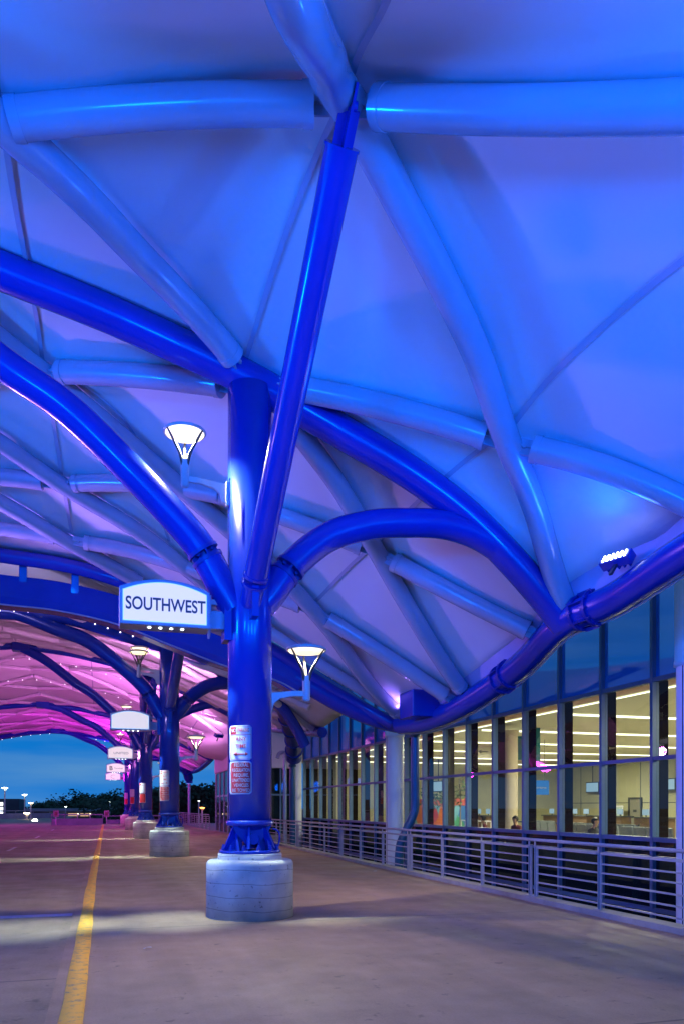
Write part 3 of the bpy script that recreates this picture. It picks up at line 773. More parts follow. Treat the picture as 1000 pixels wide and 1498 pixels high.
# ------------------------------------------------------------------ hanging airline signs
SL = ['lit white arched sign reading SOUTHWEST in dark teal on the nearest column', 'blank lit white arched sign on the second column', 'small lit arched sign reading UNITED on the third column', 'small lit arched sign with letter B and faint word', 'farthest small lit arched sign with a curved letter C mark']
def airline_sign(i):
    y = YC[i]; yf = y-.30; x0, x1 = .23, 1.53; z0, zs, zt = 4.36, 4.90, 5.04
    dz = [0, -.10, -.17, -.25, -.28][i]; z0 += dz; zs += dz; zt += dz
    rt = empty('airline_sign', ((x0+x1)/2, y, z0), SL[i], 'sign', 'lit arched signs along the kerb')
    def outline(ins):
        a, b = x0+ins, x1-ins; pts = [(a, z0+ins), (b, z0+ins)]
        for k in range(17):
            t = k/16; x_ = b+(a-b)*t; pts.append((x_, zs-ins+(zt-zs)*(1-(2*t-1)**2)))
        return pts
    dep = .42
    MB().prism(outline(0), (0, dep, 0), (0, yf, 0)).build('cabinet', grey_metal, rt, bevel=.008)
    MB().prism(outline(.045), (0, .02, 0), (0, yf-.012, 0)).build('edge_glow', sign_edge, rt)
    MB().prism(outline(.056), (0, .02, 0), (0, yf-.016, 0)).build('lit_face', sign_face, rt)
    MB().prism(outline(.045), (0, .02, 0), (0, yf+dep-.008, 0)).build('lit_face', sign_face, rt)
    zc = (z0+zs)/2+.025
    if i == 0: text_mesh('lettering', 'SOUTHWEST', .262, ((x0+x1)/2+.01, yf-.018, zc), letter, rt, sx=.745, bold=.0045)
    if i == 2: text_mesh('lettering', 'UNITED', .17, ((x0+x1)/2+.03, yf-.018, zc), letter_thin, rt, sx=1.25)
    if i == 3:
        text_mesh('lettering', 'B', .42, (x0+.32, yf-.018, zc), letter, rt, bold=.006)
        text_mesh('lettering', 'Terminal', .16, (x0+.83, yf-.018, zc), letter_thin, rt)
    if i == 4:
        pts = [(x0+.66+.2*math.cos(a), yf-.02, zc+.15*math.sin(a)) for a in np.linspace(R(50), R(310), 16)]
        MB().tube(pts, .014, 6).build('lettering', letter_thin, rt)
    # side bracket to the column: two cheeks, back box
    mb = MB()
    mb.prism([(yf+.06, z0+.02), (yf+.06, zs-.02), (y-.05, zs+.0), (y-.05, z0-.1)], (.03,0,0), (x1+.001, 0, 0), (0,1,0))
    mb.box((x1+.03, y-.10, z0+.05), (CX-.30, y+.10, z0+.32)); mb.box((x1+.03, y-.08, z0+.42), (CX-.30, y+.08, z0+.50))
    mb.build('bracket', grey_metal, rt)
    MB().box((CX-.42, y-.17, z0-.12), (CX-.31, y+.17, zs+.02)).build('mounting_plate', blue, rt)
    for k in range(4):
        xl = x0+.43+k*.16
        MB().lathe([(0,z0-.010),(.018,z0-.010),(.024,z0-.002)], (xl, yf+.16, 0), 12).build('downlight', led_white, rt)
    if i < 3:
        for k, (ax, pw) in enumerate(((-3.6, .8), (-1.7, 1.1), (.1, .9), (2.3, .8))):
            l = light('SPOT', (x0+.43+k*.16, yf+.16, z0-.03), ((x0+x1)/2+ax*1.05, yf+.05, 0), 800*pw, (.74, 1, .90), .02, 34, 1.0, 'sign_downlight')
    else:
        light('SPOT', (.9, yf+.16, z0-.03), (.5, yf+.1, 0), 160, (.8, .9, 1), .02, 60, 1.0, 'sign_downlight')
    return rt
for i in range(5): airline_sign(i)
# ------------------------------------------------------------------ torch lamps
WARM = (1.0, .88, .58)
def lamp_proto(side, name_label, loc):
    """origin at the disc centre; arm runs to the column on `side` (+1: column lies to the right)"""
    rt = empty('torch_lamp', loc, name_label, 'lamp', 'torch lamps on the blue columns')
    X, Y, Z = loc; dl = .83 if side > 0 else .80
    hd = MB().lathe([(0,.075),(.12,.07),(.25,.045),(.315,.015),(.325,0),(.315,-.015),(.295,-.02)], loc, 40).build('lamp_head', lamp_metal, rt)
    MB().lathe([(.292,-.018),(.27,-.045),(.15,-.058),(0,-.06)], loc, 36).build('lens', lamp_on, hd)
    for k in range(3):
        a = R(205)+k*2*PI/3
        P = [(X+.30*math.cos(a), Y+.30*math.sin(a), Z-.01), (X+.20*math.cos(a), Y+.20*math.sin(a), Z-.16), (X+.09*math.cos(a), Y+.09*math.sin(a), Z-.33), (X+.035*math.cos(a), Y+.035*math.sin(a), Z-.50)]
        path = spline(P, 5); MB().tube(path, .02, 8, rs=[.014+.016*i/len(path) for i in range(len(path))]).build('fork_arm', lamp_fork, rt)
    MB().cyl((X,Y,Z-.42), (X,Y,Z-.80), .062, 16).lathe([(.062,-.80),(.05,-.83),(0,-.835)], loc, 16).build('stem', lamp_metal, rt)
    # flared flat bracket
    s = side; up = [(.0,-.66),(.25,-.675),(.45,-.70),(.62,-.72)]; lo = [(.62,-1.02),(.56,-1.0),(.53,-.88),(.44,-.80),(.25,-.755),(0,-.745)]
    MB().prism([(s*a, b) for a, b in up+lo], (0,.05,0), (X, Y-.025, Z)).build('bracket', lamp_metal, rt)
    MB().box((X+s*.62 if s > 0 else X-.70, Y-.06, Z-1.05), (X+.70 if s > 0 else X+s*.62, Y+.06, Z-.69)).build('bracket_foot', lamp_metal, rt)
    MB().box((X+s*.70 if s > 0 else X-dl, Y-.09, Z-1.16), (X+dl-.17 if s > 0 else X-.70, Y+.09, Z-.62)).build('mounting_plate', blue, rt) if False else None
    pa = X+s*.70; pb = CX-s*.335
    MB().box((min(pa,pb), Y-.08, Z-1.14), (max(pa,pb), Y+.08, Z-.64)).build('mounting_plate', blue, rt)
    return rt
lampL = lamp_proto(1, 'glowing torch lamp high on the left side of the nearest column', (1.19, Y1-.02, 7.38))
lampR = lamp_proto(-1, 'glowing torch lamp low on the right side of the nearest column', (3.10, Y1+.02, 4.20))
LL = ['torch lamp on the left of the second column beneath the airline sign', 'torch lamp left of the third column above the blank sign', 'tiny torch lamp left of the fourth column below the blank sign']
for i in (1, 2, 3): copy_thing(lampL, (1.19, YC[i]-.02, 7.18-.1*i), LL[i-1])
copy_thing(lampL, (1.13, YC[1]-.9, 6.78), 'lower torch lamp of the stacked pair beside the second column')
RL = ['torch lamp on the right of the second column before the white entrance roof', 'distant torch lamp right of the third column']
for i in (1, 2): copy_thing(lampR, (3.10, YC[i]+.02, 4.20-.08*i), RL[i-1])
for i in range(4):
    light('SPOT', (1.19, YC[i]-.02, 7.38-.1*i-.10), (1.19, YC[i]-.02, 0), 620, WARM, .05, 145, .6, 'torch_lamp_light')
    light('SPOT', (3.10, YC[i]+.02, 4.20-.08*i-.10), (3.10, YC[i]+.02, 0), 130, WARM, .05, 165, .6, 'torch_lamp_light')
# ------------------------------------------------------------------ floodlights with LED clusters
def flood(loc, target, label, col, power, led, size=1.0, spot=150):
    rt = empty('floodlight', loc, label, 'floodlight', 'LED floodlights on the canopy edges')
    d = (Vector(target)-Vector(loc)).normalized(); s = d.cross(Vector((0,0,1))).normalized(); u = s.cross(d)
    c = Vector(loc); k = size
    b = MB().obox(c-d*.10*k, s*.27*k, u*.09*k, d*.08*k)
    for j in range(5): b.obox(c-d*(.20)*k+s*(-.2+.1*j)*k, s*.012*k, u*.08*k, d*.03*k)
    b.build('housing', blue, rt, bevel=.01)
    lm = MB()
    for i_ in range(6):
        for j in range(3):
            q = c+s*(-.2+.08*i_)*k+u*(-.05+.05*j)*k-d*.015*k; lm.sphere(tuple(q), .021*k, 8)
    lm.build('led_cluster', led, rt)
    MB().bar(c-d*.12*k, c-d*.12*k-u*.3*k, .06, .04).build('yoke', dark_metal, rt)
    light('SPOT', tuple(c+d*.06), target, power, col, .8 if power > 400 else .3, spot, 1.0, 'floodlight_beam')
    return rt
BLU = (.0, .15, 1.0); BLU2 = (.0, .125, 1.0); VIO = (.32, .17, 1.0); PNK = (1.0, .34, .95); MAG = (1.0, .03, .95)
flood((7.62, 10.5, 5.62), (4.6, 9.6, 8.0), 'blue LED floodlight clamped on the edge tube above the terminal windows', (.0,.09,1.0), 42, led_blue, 1.0)
flood((7.45, 19.2, 4.28), (4.4, 15.5, 8.0), 'small violet LED floodlight at the low canopy corner by the drain box', VIO, 130, led_blue, .8)
flood((-10.6, 9.5, 5.0), (1.5, 9.0, 8.8), 'blue LED fill floodlight added unseen on the road side', BLU, 900, led_blue, 1.0, 125)  # unseen lamp, added to fill the membrane with blue
flood((-15.4, 16.0, 4.9), (-2, 16.5, 9.0), 'violet LED fill floodlight added unseen at the road side edge tube', VIO, 520, led_blue, 1.0, 110)  # unseen lamp, added to tint the left of the membrane violet
for x_, tx, lb in ((-2.0, .5, 'blue LED fill floodlight added unseen behind the camera on its left'), (2.2, 2.5, 'blue LED fill floodlight added unseen straight behind the camera'), (6.2, 4.8, 'blue LED fill floodlight added unseen behind the camera on its right')):
    flood((x_, -1.8, 4.2), (tx, 6.5, 8.6), lb, BLU2, 405, led_blue, 1.0, 112)  # unseen trio added as blue fill, spread out to soften rib shadows
flood((-4.6, 19.1, 6.2), (4.5, 14.0, 6.8), 'violet LED fill floodlight added unseen under the far rim of the nearest canopy', (.40, .20, 1.0), 400, led_blue, 1.0, 95)  # added out of view to turn the lower right fabric lilac
flood((-4.6, 20.9, 6.9), (-2, 26, 8.3), 'pale violet LED fill floodlight added unseen behind the gutter', (.5, .42, 1.0), 120, led_blue, .8)  # added out of view to lighten the vault fabric past the gutter
flood((-7.0, -1.0, 4.8), (0, 7.5, 8.8), 'blue LED fill floodlight added unseen on the road side behind the camera', BLU2, 520, led_blue, 1.0, 110)  # added out of view for more blue on the upper membrane
flood((7.3, 3.0, 5.1), (3.5, 6.5, 8.2), 'blue LED fill floodlight added unseen on the edge tube beside the camera', BLU, 330, led_blue, 1.0, 125)  # unseen lamp added at the near edge for even blue overhead
for i, (p_, q_) in enumerate(((300, 330), (340, 340), (620, 700), (1100, 1250))):
    y = YC[i+1]; c_ = PNK if i < 1 else (MAG if i > 1 else (1.0, .20, .92))
    flood((CX+.1, y+.55, 5.3), (1.0, y+5, 9.5), ['pink', 'magenta', 'bright magenta', 'strongest magenta'][i]+' LED floodlight behind column '+['two', 'three', 'four', 'five'][i], c_, p_, led_pink, .8, 165)
    flood((-15.2, y+4.0, 5.6), (-3, y+4.5, 9.5), ['pink', 'magenta', 'bright magenta', 'strongest magenta'][i]+' LED fill floodlight added unseen on the road side of bay '+['two', 'three', 'four', 'five'][i], c_, q_, led_pink, .8, 165)  # road side lamps are unseen, added to carry pink onto the vault
flood((6.4, 46, 5.9), (3, 50, 9), 'pink LED floodlight above the white entrance roof', PNK, 160, led_pink, 1.2)
flood((5.6, 52, 5.6), (2, 60, 9), 'small pink LED floodlight left of the white entrance roof', PNK, 160, led_pink, 1.2)
for k, (px, py) in enumerate(((546, 1276), (80, 1477), (210, 1390))):
    x_ = .0; d_ = F*EYE/(py-HZ); t_ = (px-500)/F; rx = t_*d_; X_ = rx*CN+d_*SN; Y_ = -rx*SN+d_*CN; rr_ = random.Random(k); mb = MB(); z_ = .0 if X_ > -.2 else -.033
    g_ = [(X_+.045*i+rr_.uniform(-.012,.012), Y_+.04*j+rr_.uniform(-.012,.012), z_+.004+rr_.uniform(0,.03)) for j in range(3) for i in range(3)]
    mb.add(g_, [(0,1,4,3),(1,2,5,4),(3,4,7,6),(4,5,8,7)])
    tag(mb.build('paper_scrap', plate_white, origin=(X_, Y_, z_)), ['crumpled white paper scrap at the foot of the railing', 'tiny white scrap on the road left of the yellow line', 'tiny pale scrap on the walkway right of the yellow line'][k], 'litter')
# ------------------------------------------------------------------ drain boxes, downpipes, pillars
def downpipe(label, top, low, path, r, m, boxsize):
    rt = empty('downpipe', low, label, 'downpipe', 'rain downpipes at the canopy corners')
    MB().tube(spline(path, 6), r, 20).build('pipe', m, rt)
    x, y, z = top; a, b, c = boxsize
    MB().box((x-a/2, y-b/2, z-c/2), (x+a/2, y+b/2, z+c/2)).build('drain_box', blue, rt, bevel=.03)
    MB().lathe([(r*1.0,z-c/2-.3),(r*1.25,z-c/2-.3),(r*1.25,z-c/2-.2),(r,z-c/2-.2)], (path[0][0], path[0][1], 0), 20).build('pipe_collar', m, rt)
downpipe('blue downpipe with drain box that kinks down behind the railing', (7.52,18.15,4.22), (8.16,20,0), [(8.16,20,4.2),(8.16,20,2.4),(8.16,20,1.75),(8.10,20,1.45),(7.80,20,.85),(7.70,20,.5),(7.68,20,-.4),(7.68,20,-5.4)], .115, teal_pipe, (.72,.9,.66))
downpipe('slim blue downpipe at the second canopy corner', (8.38,35.4,4.1), (8.38,35.4,0), [(8.38,35.4,3.8),(8.38,35.4,2),(8.38,35.4,0),(8.38,35.4,-5.4)], .14, teal_pipe, (.55,.5,.55))
downpipe('magenta lit downpipe standing far behind the second column', (7.65,73.8,4.1), (7.65,73.8,0), [(7.65,73.8,3.8),(7.65,73.8,2),(7.65,73.8,0),(7.65,73.8,-5)], .12, white_steel, (.6,.5,.5))
def pillar(y, label):
    rt = empty('white_pillar', (10.25, y, 0), label, 'pillar', 'white pillars in front of the glass facade')
    MB().lathe([(.325,LOW),(.325,4.25)], (10.25, y, 0), 40).build('shaft', pillar_white, rt)
    MB().lathe([(.325,4.23),(.365,4.25),(.365,4.33),(.355,4.35),(.355,7.0),(0,7.0)], (10.25, y, 0), 40).build('capital', pillar_white, rt)
    MB().box((10.25-.331, y-.06, LOW), (10.25-.30, y-.045, 4.23)).build('joint_line', dark_metal, rt)
pillar(11.75, 'white round pillar cut by the right edge of the picture'); pillar(27.1, 'white round pillar beside the blue downpipe under the low canopy corner'); pillar(42.5, 'slim far white pillar next to the entrance block')
mb = MB().tube(spline([(7.62,35.2,3.9),(7.72,35.2,4.12),(7.95,35.2,4.15),(7.97,35.2,3.9),(7.97,35.2,2),(7.97,35.2,-5)], 6), .085, 16)
tag(mb.build('white_pole', white_steel, origin=(7.97,35.2,0)), 'thin white pole with a curled top behind the railing', 'pole')
# ------------------------------------------------------------------ railing
def railing(y0, y1, label, x=7.43, seg_=1.99, z0=.085, thin=False):
    rt = empty('railing', (x, y0, z0), label, 'railing', 'metal railings along the deck edge')
    n = round((y1-y0)/seg_); seg_ = (y1-y0)/n
    MB().cyl((x-.03, y0, 1.10), (x-.03, y1, 1.10), .03, 14).build('handrail', rail_paint, rt)
    for i in range(n+1):
        y = y0+i*seg_
        dbl = (i % 3 == 1)
        for k, yy in enumerate(((y-.10, y+.10) if dbl else (y,))):
            mb = MB().box((x-.012, yy-.05, z0), (x+.012, yy+.05, .985)); mb.box((x-.045, yy-.005, z0), (x-.012, yy+.005, .97)); mb.box((x-.07, yy-.075, z0), (x+.05, yy+.075, z0+.012))
            mb.box((x-.036, yy-.02, .985), (x-.022, yy+.02, 1.08)); mb.build('post', rail_paint, rt)
    for i in range(n):
        a = y0+i*seg_+(.15 if i % 3 == 1 else .05); b = y0+(i+1)*seg_-(.15 if (i+1) % 3 == 1 else .05)
        mb = MB().box((x-.03, a, .945), (x+.03, b, .985))
        for z in (.18, .34, .50, .66, .80): mb.box((x-.008, a, z-.013), (x+.008, b, z+.013))
        mb.build('bar_panel', rail_paint, rt)
        
railing(4.62, 44.4, 'long grey metal railing with horizontal bars in front of the glass facade')
railing(56.5, 79.5, 'pink lit far railing between second column and entrance', x=7.3, z0=0.0)
# ------------------------------------------------------------------ terminal building
m_pane = glass('clear_window_glass', (.88, .93, .90), .95, ior=1.5)
m_reflect_tint_pane = glass('upper_reflect_tint_glass', (.10, .22, .34), 1.0, ior=3.6, body=(.010, .24, .90), bodyw=.85)  # blue body colour stands in for reflected sky and canopy
m_low_pane = glass('dark_low_glass', (.10, .14, .16), .8, ior=1.45, body=(.01, .02, .025), bodyw=.7)
m_in_wall = mat('interior_wall', (.42, .40, .25), .7, noise=(.6, .08))
m_in_dark = mat('interior_dark', (.05, .055, .06), .7)
m_in_floor = mat('interior_floor', (.35, .32, .27), .35, noise=(2, .1))
m_in_ceil = mat('interior_ceiling', (.62, .58, .42), .8)
m_soffit = mat('interior_soffit', (.42, .22, .14), .7)
m_tube = mat('light_tube', (1,1,1), .4, emis=(1, .95, .72), estr=1.3)
bld = empty('terminal_building', (11.5, 20, 0), 'terminal building with tall mullioned glass facade and lit concourse inside', 'building')
FX = 11.5; MY = [14.41+1.827*k for k in range(-8, 18)]
y_end = MY[-1]+.4
for k, y in enumerate(MY):
    mb = MB().box((FX-.10, y-.045, LOW), (FX+.07, y+.045, 8.6)); mb.build('mullion', frame_paint, bld)
    MB().box((FX+.075, y-.038, 1.0), (FX+.32, y+.038, 4.45)).build('interior_fin', fin_brown, bld)
for z, h in ((-3.2,.09),(-.55,.09),(.98,.10),(2.74,.085),(4.45,.10),(7.6,.1)):
    MB().box((FX-.085, MY[0], z-h/2), (FX+.055, MY[-1], z+h/2)).build('transom', frame_paint, bld)
MB().box((FX-.05, MY[0], .55), (FX+.05, MY[-1], .62)).build('transom', frame_paint, bld)
for i in range(len(MY)-1):
    a, b = MY[i]+.046, MY[i+1]-.046
    for z0, z1, m in ((1.03,2.697,m_pane),(2.783,4.40,m_pane),(4.50,7.55,m_reflect_tint_pane)):
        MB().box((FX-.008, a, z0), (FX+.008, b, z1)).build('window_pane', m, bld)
for z0, z1 in ((LOW,-3.245),(-3.155,-.595),(-.505,.545),(.625,.93)):
    MB().box((FX-.006, MY[0], z0), (FX+.006, MY[-1], z1)).build('lower_glazing', m_low_pane, bld)
XB = 31.0
MB().box((FX+.12, -2, -.3), (XB+.3, 52, 0)).build('interior_floor', m_in_floor, bld)
MB().box((XB, -2, .001), (XB+.3, 52, 4.6)).build('interior_wall', m_in_wall, bld)
MB().box((FX+1.5, 48.6, .001), (XB-.001, 48.8, 4.6)).build('interior_wall', m_in_wall, bld)
MB().box((FX+.12, -2.3, .001), (XB, -2.0, 4.6)).build('interior_wall', m_in_wall, bld)
MB().box((FX+1.6, -2, 4.62), (XB+.3, 52, 4.9)).build('interior_ceiling', m_in_ceil, bld)
MB().box((FX+.45, -2, 4.63), (FX+1.6, 52, 4.9)).build('soffit', m_soffit, bld)
MB().box((FX+.42, -2, 4.905), (XB, 52, 8.6)).build('plenum', m_in_dark, bld)
MB().box((FX-.3, MY[0]-.3, 8.6), (XB+.5, y_end+.2, 9.0)).build('roof', white_wall, bld)
MB().box((FX+.3, -2, LOW), (FX+.5, 52, -.32)).build('lower_wall', m_in_dark, bld)
MB().box((FX-.15, -4, -.02), (FX+.1, MY[0]-.05, 9)).build('wall', frame_paint, bld)
# bulkhead, wall joints, glass partition band
MB().box((26.5, 8, 3.5), (XB-.001, 24, 4.61)).build('bulkhead', m_in_dark, bld)
wj = MB()
for k in range(14): wj.box((XB-.012, 6+3.1*k, .01), (XB-.002, 6.05+3.1*k, 4.58))
wj.box((XB-.014, -1, 1.9), (XB-.003, 51, 1.94)); wj.build('wall_joints', m_in_dark, bld)
MB().box((FX+1.62, -1, 4.57), (FX+1.66, 50, 4.60)).build('light_tube', m_tube, bld)
for k in range(9):
    y = 5.5+5.35*k
    MB().box((FX+2.2, y, 4.555), (XB-.5, y+.035, 4.615)).build('light_tube', m_tube, bld)
for y in (10, 20, 30, 40):
    for xx in (15.5, 25.5):
        light('AREA', (xx, y+.4, 4.5), (xx, y+.4, 0), 400, (1, .93, .66), 2.2, name='ceiling_light')
# inside door and poster
dr = empty('interior_door', (XB-.03, 33.0, 0), 'grey door in a dark frame in the concourse back wall', 'door')
ya = atx(929, 1180, XB-.05)[1]
dr.location = (XB-.05, ya, 0)
MB().box((XB-.10, ya-.62, .005), (XB-.02, ya-.5, 2.25)).box((XB-.10, ya+.5, .005), (XB-.02, ya+.62, 2.25)).box((XB-.10, ya-.5, 2.13), (XB-.02, ya+.5, 2.25)).build('frame', m_in_dark, dr)
MB().box((XB-.07, ya-.495, .01), (XB-.03, ya+.495, 2.125)).build('leaf', mat('door_grey', (.22,.21,.17), .5), dr)
MB().box((XB-.085, ya-.15, 1.35), (XB-.071, ya+.15, 1.5)).build('plaque', m_in_dark, dr)
ya = atx(908, 1180, XB-.4)[1]
po = empty('poster_stand', (XB-.6, ya, 0), 'white framed poster stand left of the grey interior door', 'poster stand')
MB().box((XB-.62, ya-.5, .5), (XB-.58, ya+.5, 1.75)).build('frame', white_wall, po)
MB().box((XB-.63, ya-.42, .6), (XB-.621, ya+.42, 1.65)).build('picture', mat('poster_art', (.35,.42,.38), .5, noise=(6, .5)), po)
MB().box((XB-.61, ya-.05, 0.005), (XB-.59, ya+.05, .499)).build('leg', m_in_dark, po)
# interior column, banner, hanging board
def round_col(px, X, label, r=.27):
    p = atx(px, 1180, X); o = MB().lathe([(r*1.0,.001),(r,4.3),(r*1.15,4.35),(r*1.15,4.41)], (X, p[1], 0), 36).build('interior_column', mat('beige_column', (.52,.42,.30), .5, noise=(1,.06)), origin=(X, p[1], 0))
    tag(o, label, 'column')
round_col(746, 13.9, 'beige round column inside the concourse behind the glass')
m_teal = mat('banner_teal', (.0, .14, .16), .6, noise=(4, .25)); m_bl = mat('board_blue', (.01, .07, .22), .5); 
def banner(px, y0, y1, X, w_, label, first=[None]):
    p = atx(px, y0, X); q = atx(px, y1, X)
    rt = empty('hanging_banner', (X, p[1], q[2]), label, 'banner', 'teal banners hanging inside')
    mb = MB().box((X-w_/2, p[1]-.01, q[2]), (X+w_/2, p[1]+.01, p[2])).build('cloth', m_teal, rt)
    MB().cyl((X-w_/2, p[1], p[2]+.01), (X+w_/2, p[1], p[2]+.01), .02, 8).build('rod', m_in_dark, rt)
    MB().cyl((X-w_*.4, p[1], p[2]+.01), (X-w_*.4, p[1], 4.6), .006, 6).cyl((X+w_*.4, p[1], p[2]+.01), (X+w_*.4, p[1], 4.6), .006, 6).build('cord', m_in_dark, rt)
banner(779, 1060, 1124, 15.2, .62, 'teal banner hanging right of the beige column'); banner(761, 1058, 1112, 16.6, .62, 'teal banner hanging directly behind the beige column edge')
p = atx(788, 1142, 18); q = atx(788, 1163, 18)
rt = empty('hanging_board', (18, p[1], q[2]), 'small blue hanging board with white word inside the concourse', 'sign')
MB().box((17.5, p[1], q[2]), (18.5, p[1]+.06, p[2])).build('board', mat('board_lit_blue', (.01,.10,.30), .4, emis=(.0,.07,.28), estr=.6), rt)
text_mesh('lettering', 'Departures', .16, (18, p[1]-.004, (p[2]+q[2])/2), plate_white, rt)
MB().cyl((17.7, p[1]+.03, p[2]), (17.7, p[1]+.03, 4.6), .01, 6).cyl((18.3, p[1]+.03, p[2]), (18.3, p[1]+.03, 4.6), .01, 6).build('hanger', m_in_dark, rt)
# way-finding board with arrow
p = atx(711, 1100, 17); rt = empty('wayfinding_board', (17, p[1], p[2]), 'pale wayfinding board with a left arrow inside the concourse', 'sign')
MB().box((16.3, p[1], p[2]-.28), (17.9, p[1]+.06, p[2]+.28)).build('board', mat('board_beige', (.30,.27,.20), .6), rt)
MB().bar((16.7, p[1]-.01, p[2]), (17.1, p[1]-.01, p[2]), .01, .05).prism([(16.58,0),(16.75,.1),(16.75,-.1)], (0,.01,0), (0, p[1]-.015, p[2])).box((17.25, p[1]-.012, p[2]-.11), (17.42, p[1]-.002, p[2]+.11)).box((17.47, p[1]-.012, p[2]-.11), (17.6, p[1]-.002, p[2]+.11)).build('arrow', m_in_dark, rt)
MB().cyl((16.6, p[1]+.03, p[2]+.28), (16.6, p[1]+.03, 4.6), .01, 6).cyl((17.6, p[1]+.03, p[2]+.28), (17.6, p[1]+.03, 4.6), .01, 6).build('hanger', m_in_dark, rt)
# seat rows
m_seat = mat('seat_grey', (.10, .115, .13), .5)
def seats(x, y, n, label, yaw=0):
    rt = empty('seat_row', (x, y, 0), label, 'seats', 'rows of waiting seats inside the concourse')
    for k in range(n):
        yy = y+.6*k
        MB().box((x, yy, .40), (x+.5, yy+.54, .46)).build('seat', m_seat, rt, bevel=.015)
        MB().prism([(0,.46),(.06,.46),(-.04,1.06),(-.10,1.05)], (0,.54,0), (x+.02, yy, 0)).build('backrest', m_seat, rt)
    MB().box((x+.2, y, .32), (x+.26, y+.6*n, .38)).build('beam', dark_metal, rt)
    for k in (0, n-1): MB().box((x+.2, y+.6*k+.2, .001), (x+.25, y+.6*k+.25, .32)).box((x, y+.6*k+.2, .001), (x+.5, y+.6*k+.25, .03)).build('leg', dark_metal, rt)
for k, (x_, y_, n_, lb) in enumerate(((18.0, atx(930,1180,18)[1], 7, 'row of grey seats facing in behind the second pane from the right pillar'), (16.4, atx(905,1180,16.4)[1], 6, 'row of grey seats behind the pane left of the door view'), (19.0, atx(812,1180,19)[1], 4, 'short row of grey seats next to the seated people'), (16.0, atx(985,1180,16)[1], 4, 'row of grey seats nearest the right pillar'))):
    seats(x_, y_, n_, lb)
m_desk = mat('desk_wood', (.13,.08,.05), .5, noise=(2,.2)); m_scr = mat('screen', (.1,.1,.1), .4, emis=(.3,.5,.7), estr=.4)
for k, (px, X) in enumerate(((948, 26.0), (890, 27.5), (842, 27.5), (808, 27.0), (700, 22.0))):
    p = atx(px, 1180, X); y = p[1]; rt = empty('service_counter', (X, y, 0), ['service counter behind the last full pane on the right', 'service counter left of the grey interior door', 'service counter seen in the middle of the facade', 'service counter right of the blue hanging board', 'service counter beneath the wayfinding board'][k], 'counter', 'service counters inside')
    MB().box((X, y-1.1, .001), (X+.7, y+1.1, 1.1)).build('desk', m_desk, rt); MB().box((X-.1, y-1.2, 1.1), (X+.8, y+1.2, 1.16)).build('counter_top', m_in_dark, rt)
    for j in (-.6, .6): MB().box((X+.3, y+j-.25, 1.25), (X+.34, y+j+.25, 1.55)).build('screen', m_scr, rt); MB().box((X+.32, y+j-.03, 1.161), (X+.36, y+j+.03, 1.25)).build('screen_stand', m_in_dark, rt)
for k, (px, X) in enumerate(((866, 30.6), (975, 30.6), (640, 20))):
    p = atx(px, 1180, X); y = p[1]; rt = empty('information_screen', (X, y, 2.6), ['lit information screen high on the concourse back wall', 'lit information screen nearest the right pillar', 'lit information screen above the mural'][k], 'screen', 'information screens inside')
    MB().box((X, y-.7, 2.6), (X+.08, y+.7, 3.3)).build('casing', m_in_dark, rt); MB().box((X-.012, y-.64, 2.66), (X-.001, y+.64, 3.24)).build('display', m_scr, rt); MB().cyl((X+.04, y, 3.3), (X+.04, y, 4.6), .03, 8).build('hanger', m_in_dark, rt)
# belt barriers
m_post = mat('belt_post', (.03,.03,.035), .35); m_belt = mat('belt_blue', (.01,.03,.10), .5)
BR = [(20.0, 26+2.4*k) for k in range(5)]
for k, (x_, y_) in enumerate(BR):
    rt = empty('belt_barrier', (x_, y_, 0), ['dark belt barrier post at the near end of the queue line', 'second belt barrier post of the queue line', 'middle belt barrier post of the queue line', 'fourth belt barrier post of the queue line', 'belt barrier post at the far end of the queue line'][k], 'barrier', 'belt barrier posts inside')
    MB().lathe([(0,.001),(.17,.001),(.17,.02),(.03,.05),(.03,.98),(.0,.98)], (x_, y_, 0), 16).build('post', m_post, rt)
    MB().lathe([(.04,.92),(.045,.93),(.045,1.0),(0,1.01)], (x_, y_, 0), 12).build('cap', m_post, rt)
    if k < 4: MB().box((x_-.004, y_+.05, .90), (x_+.004, y_+2.35, .96)).build('belt', m_belt, rt)
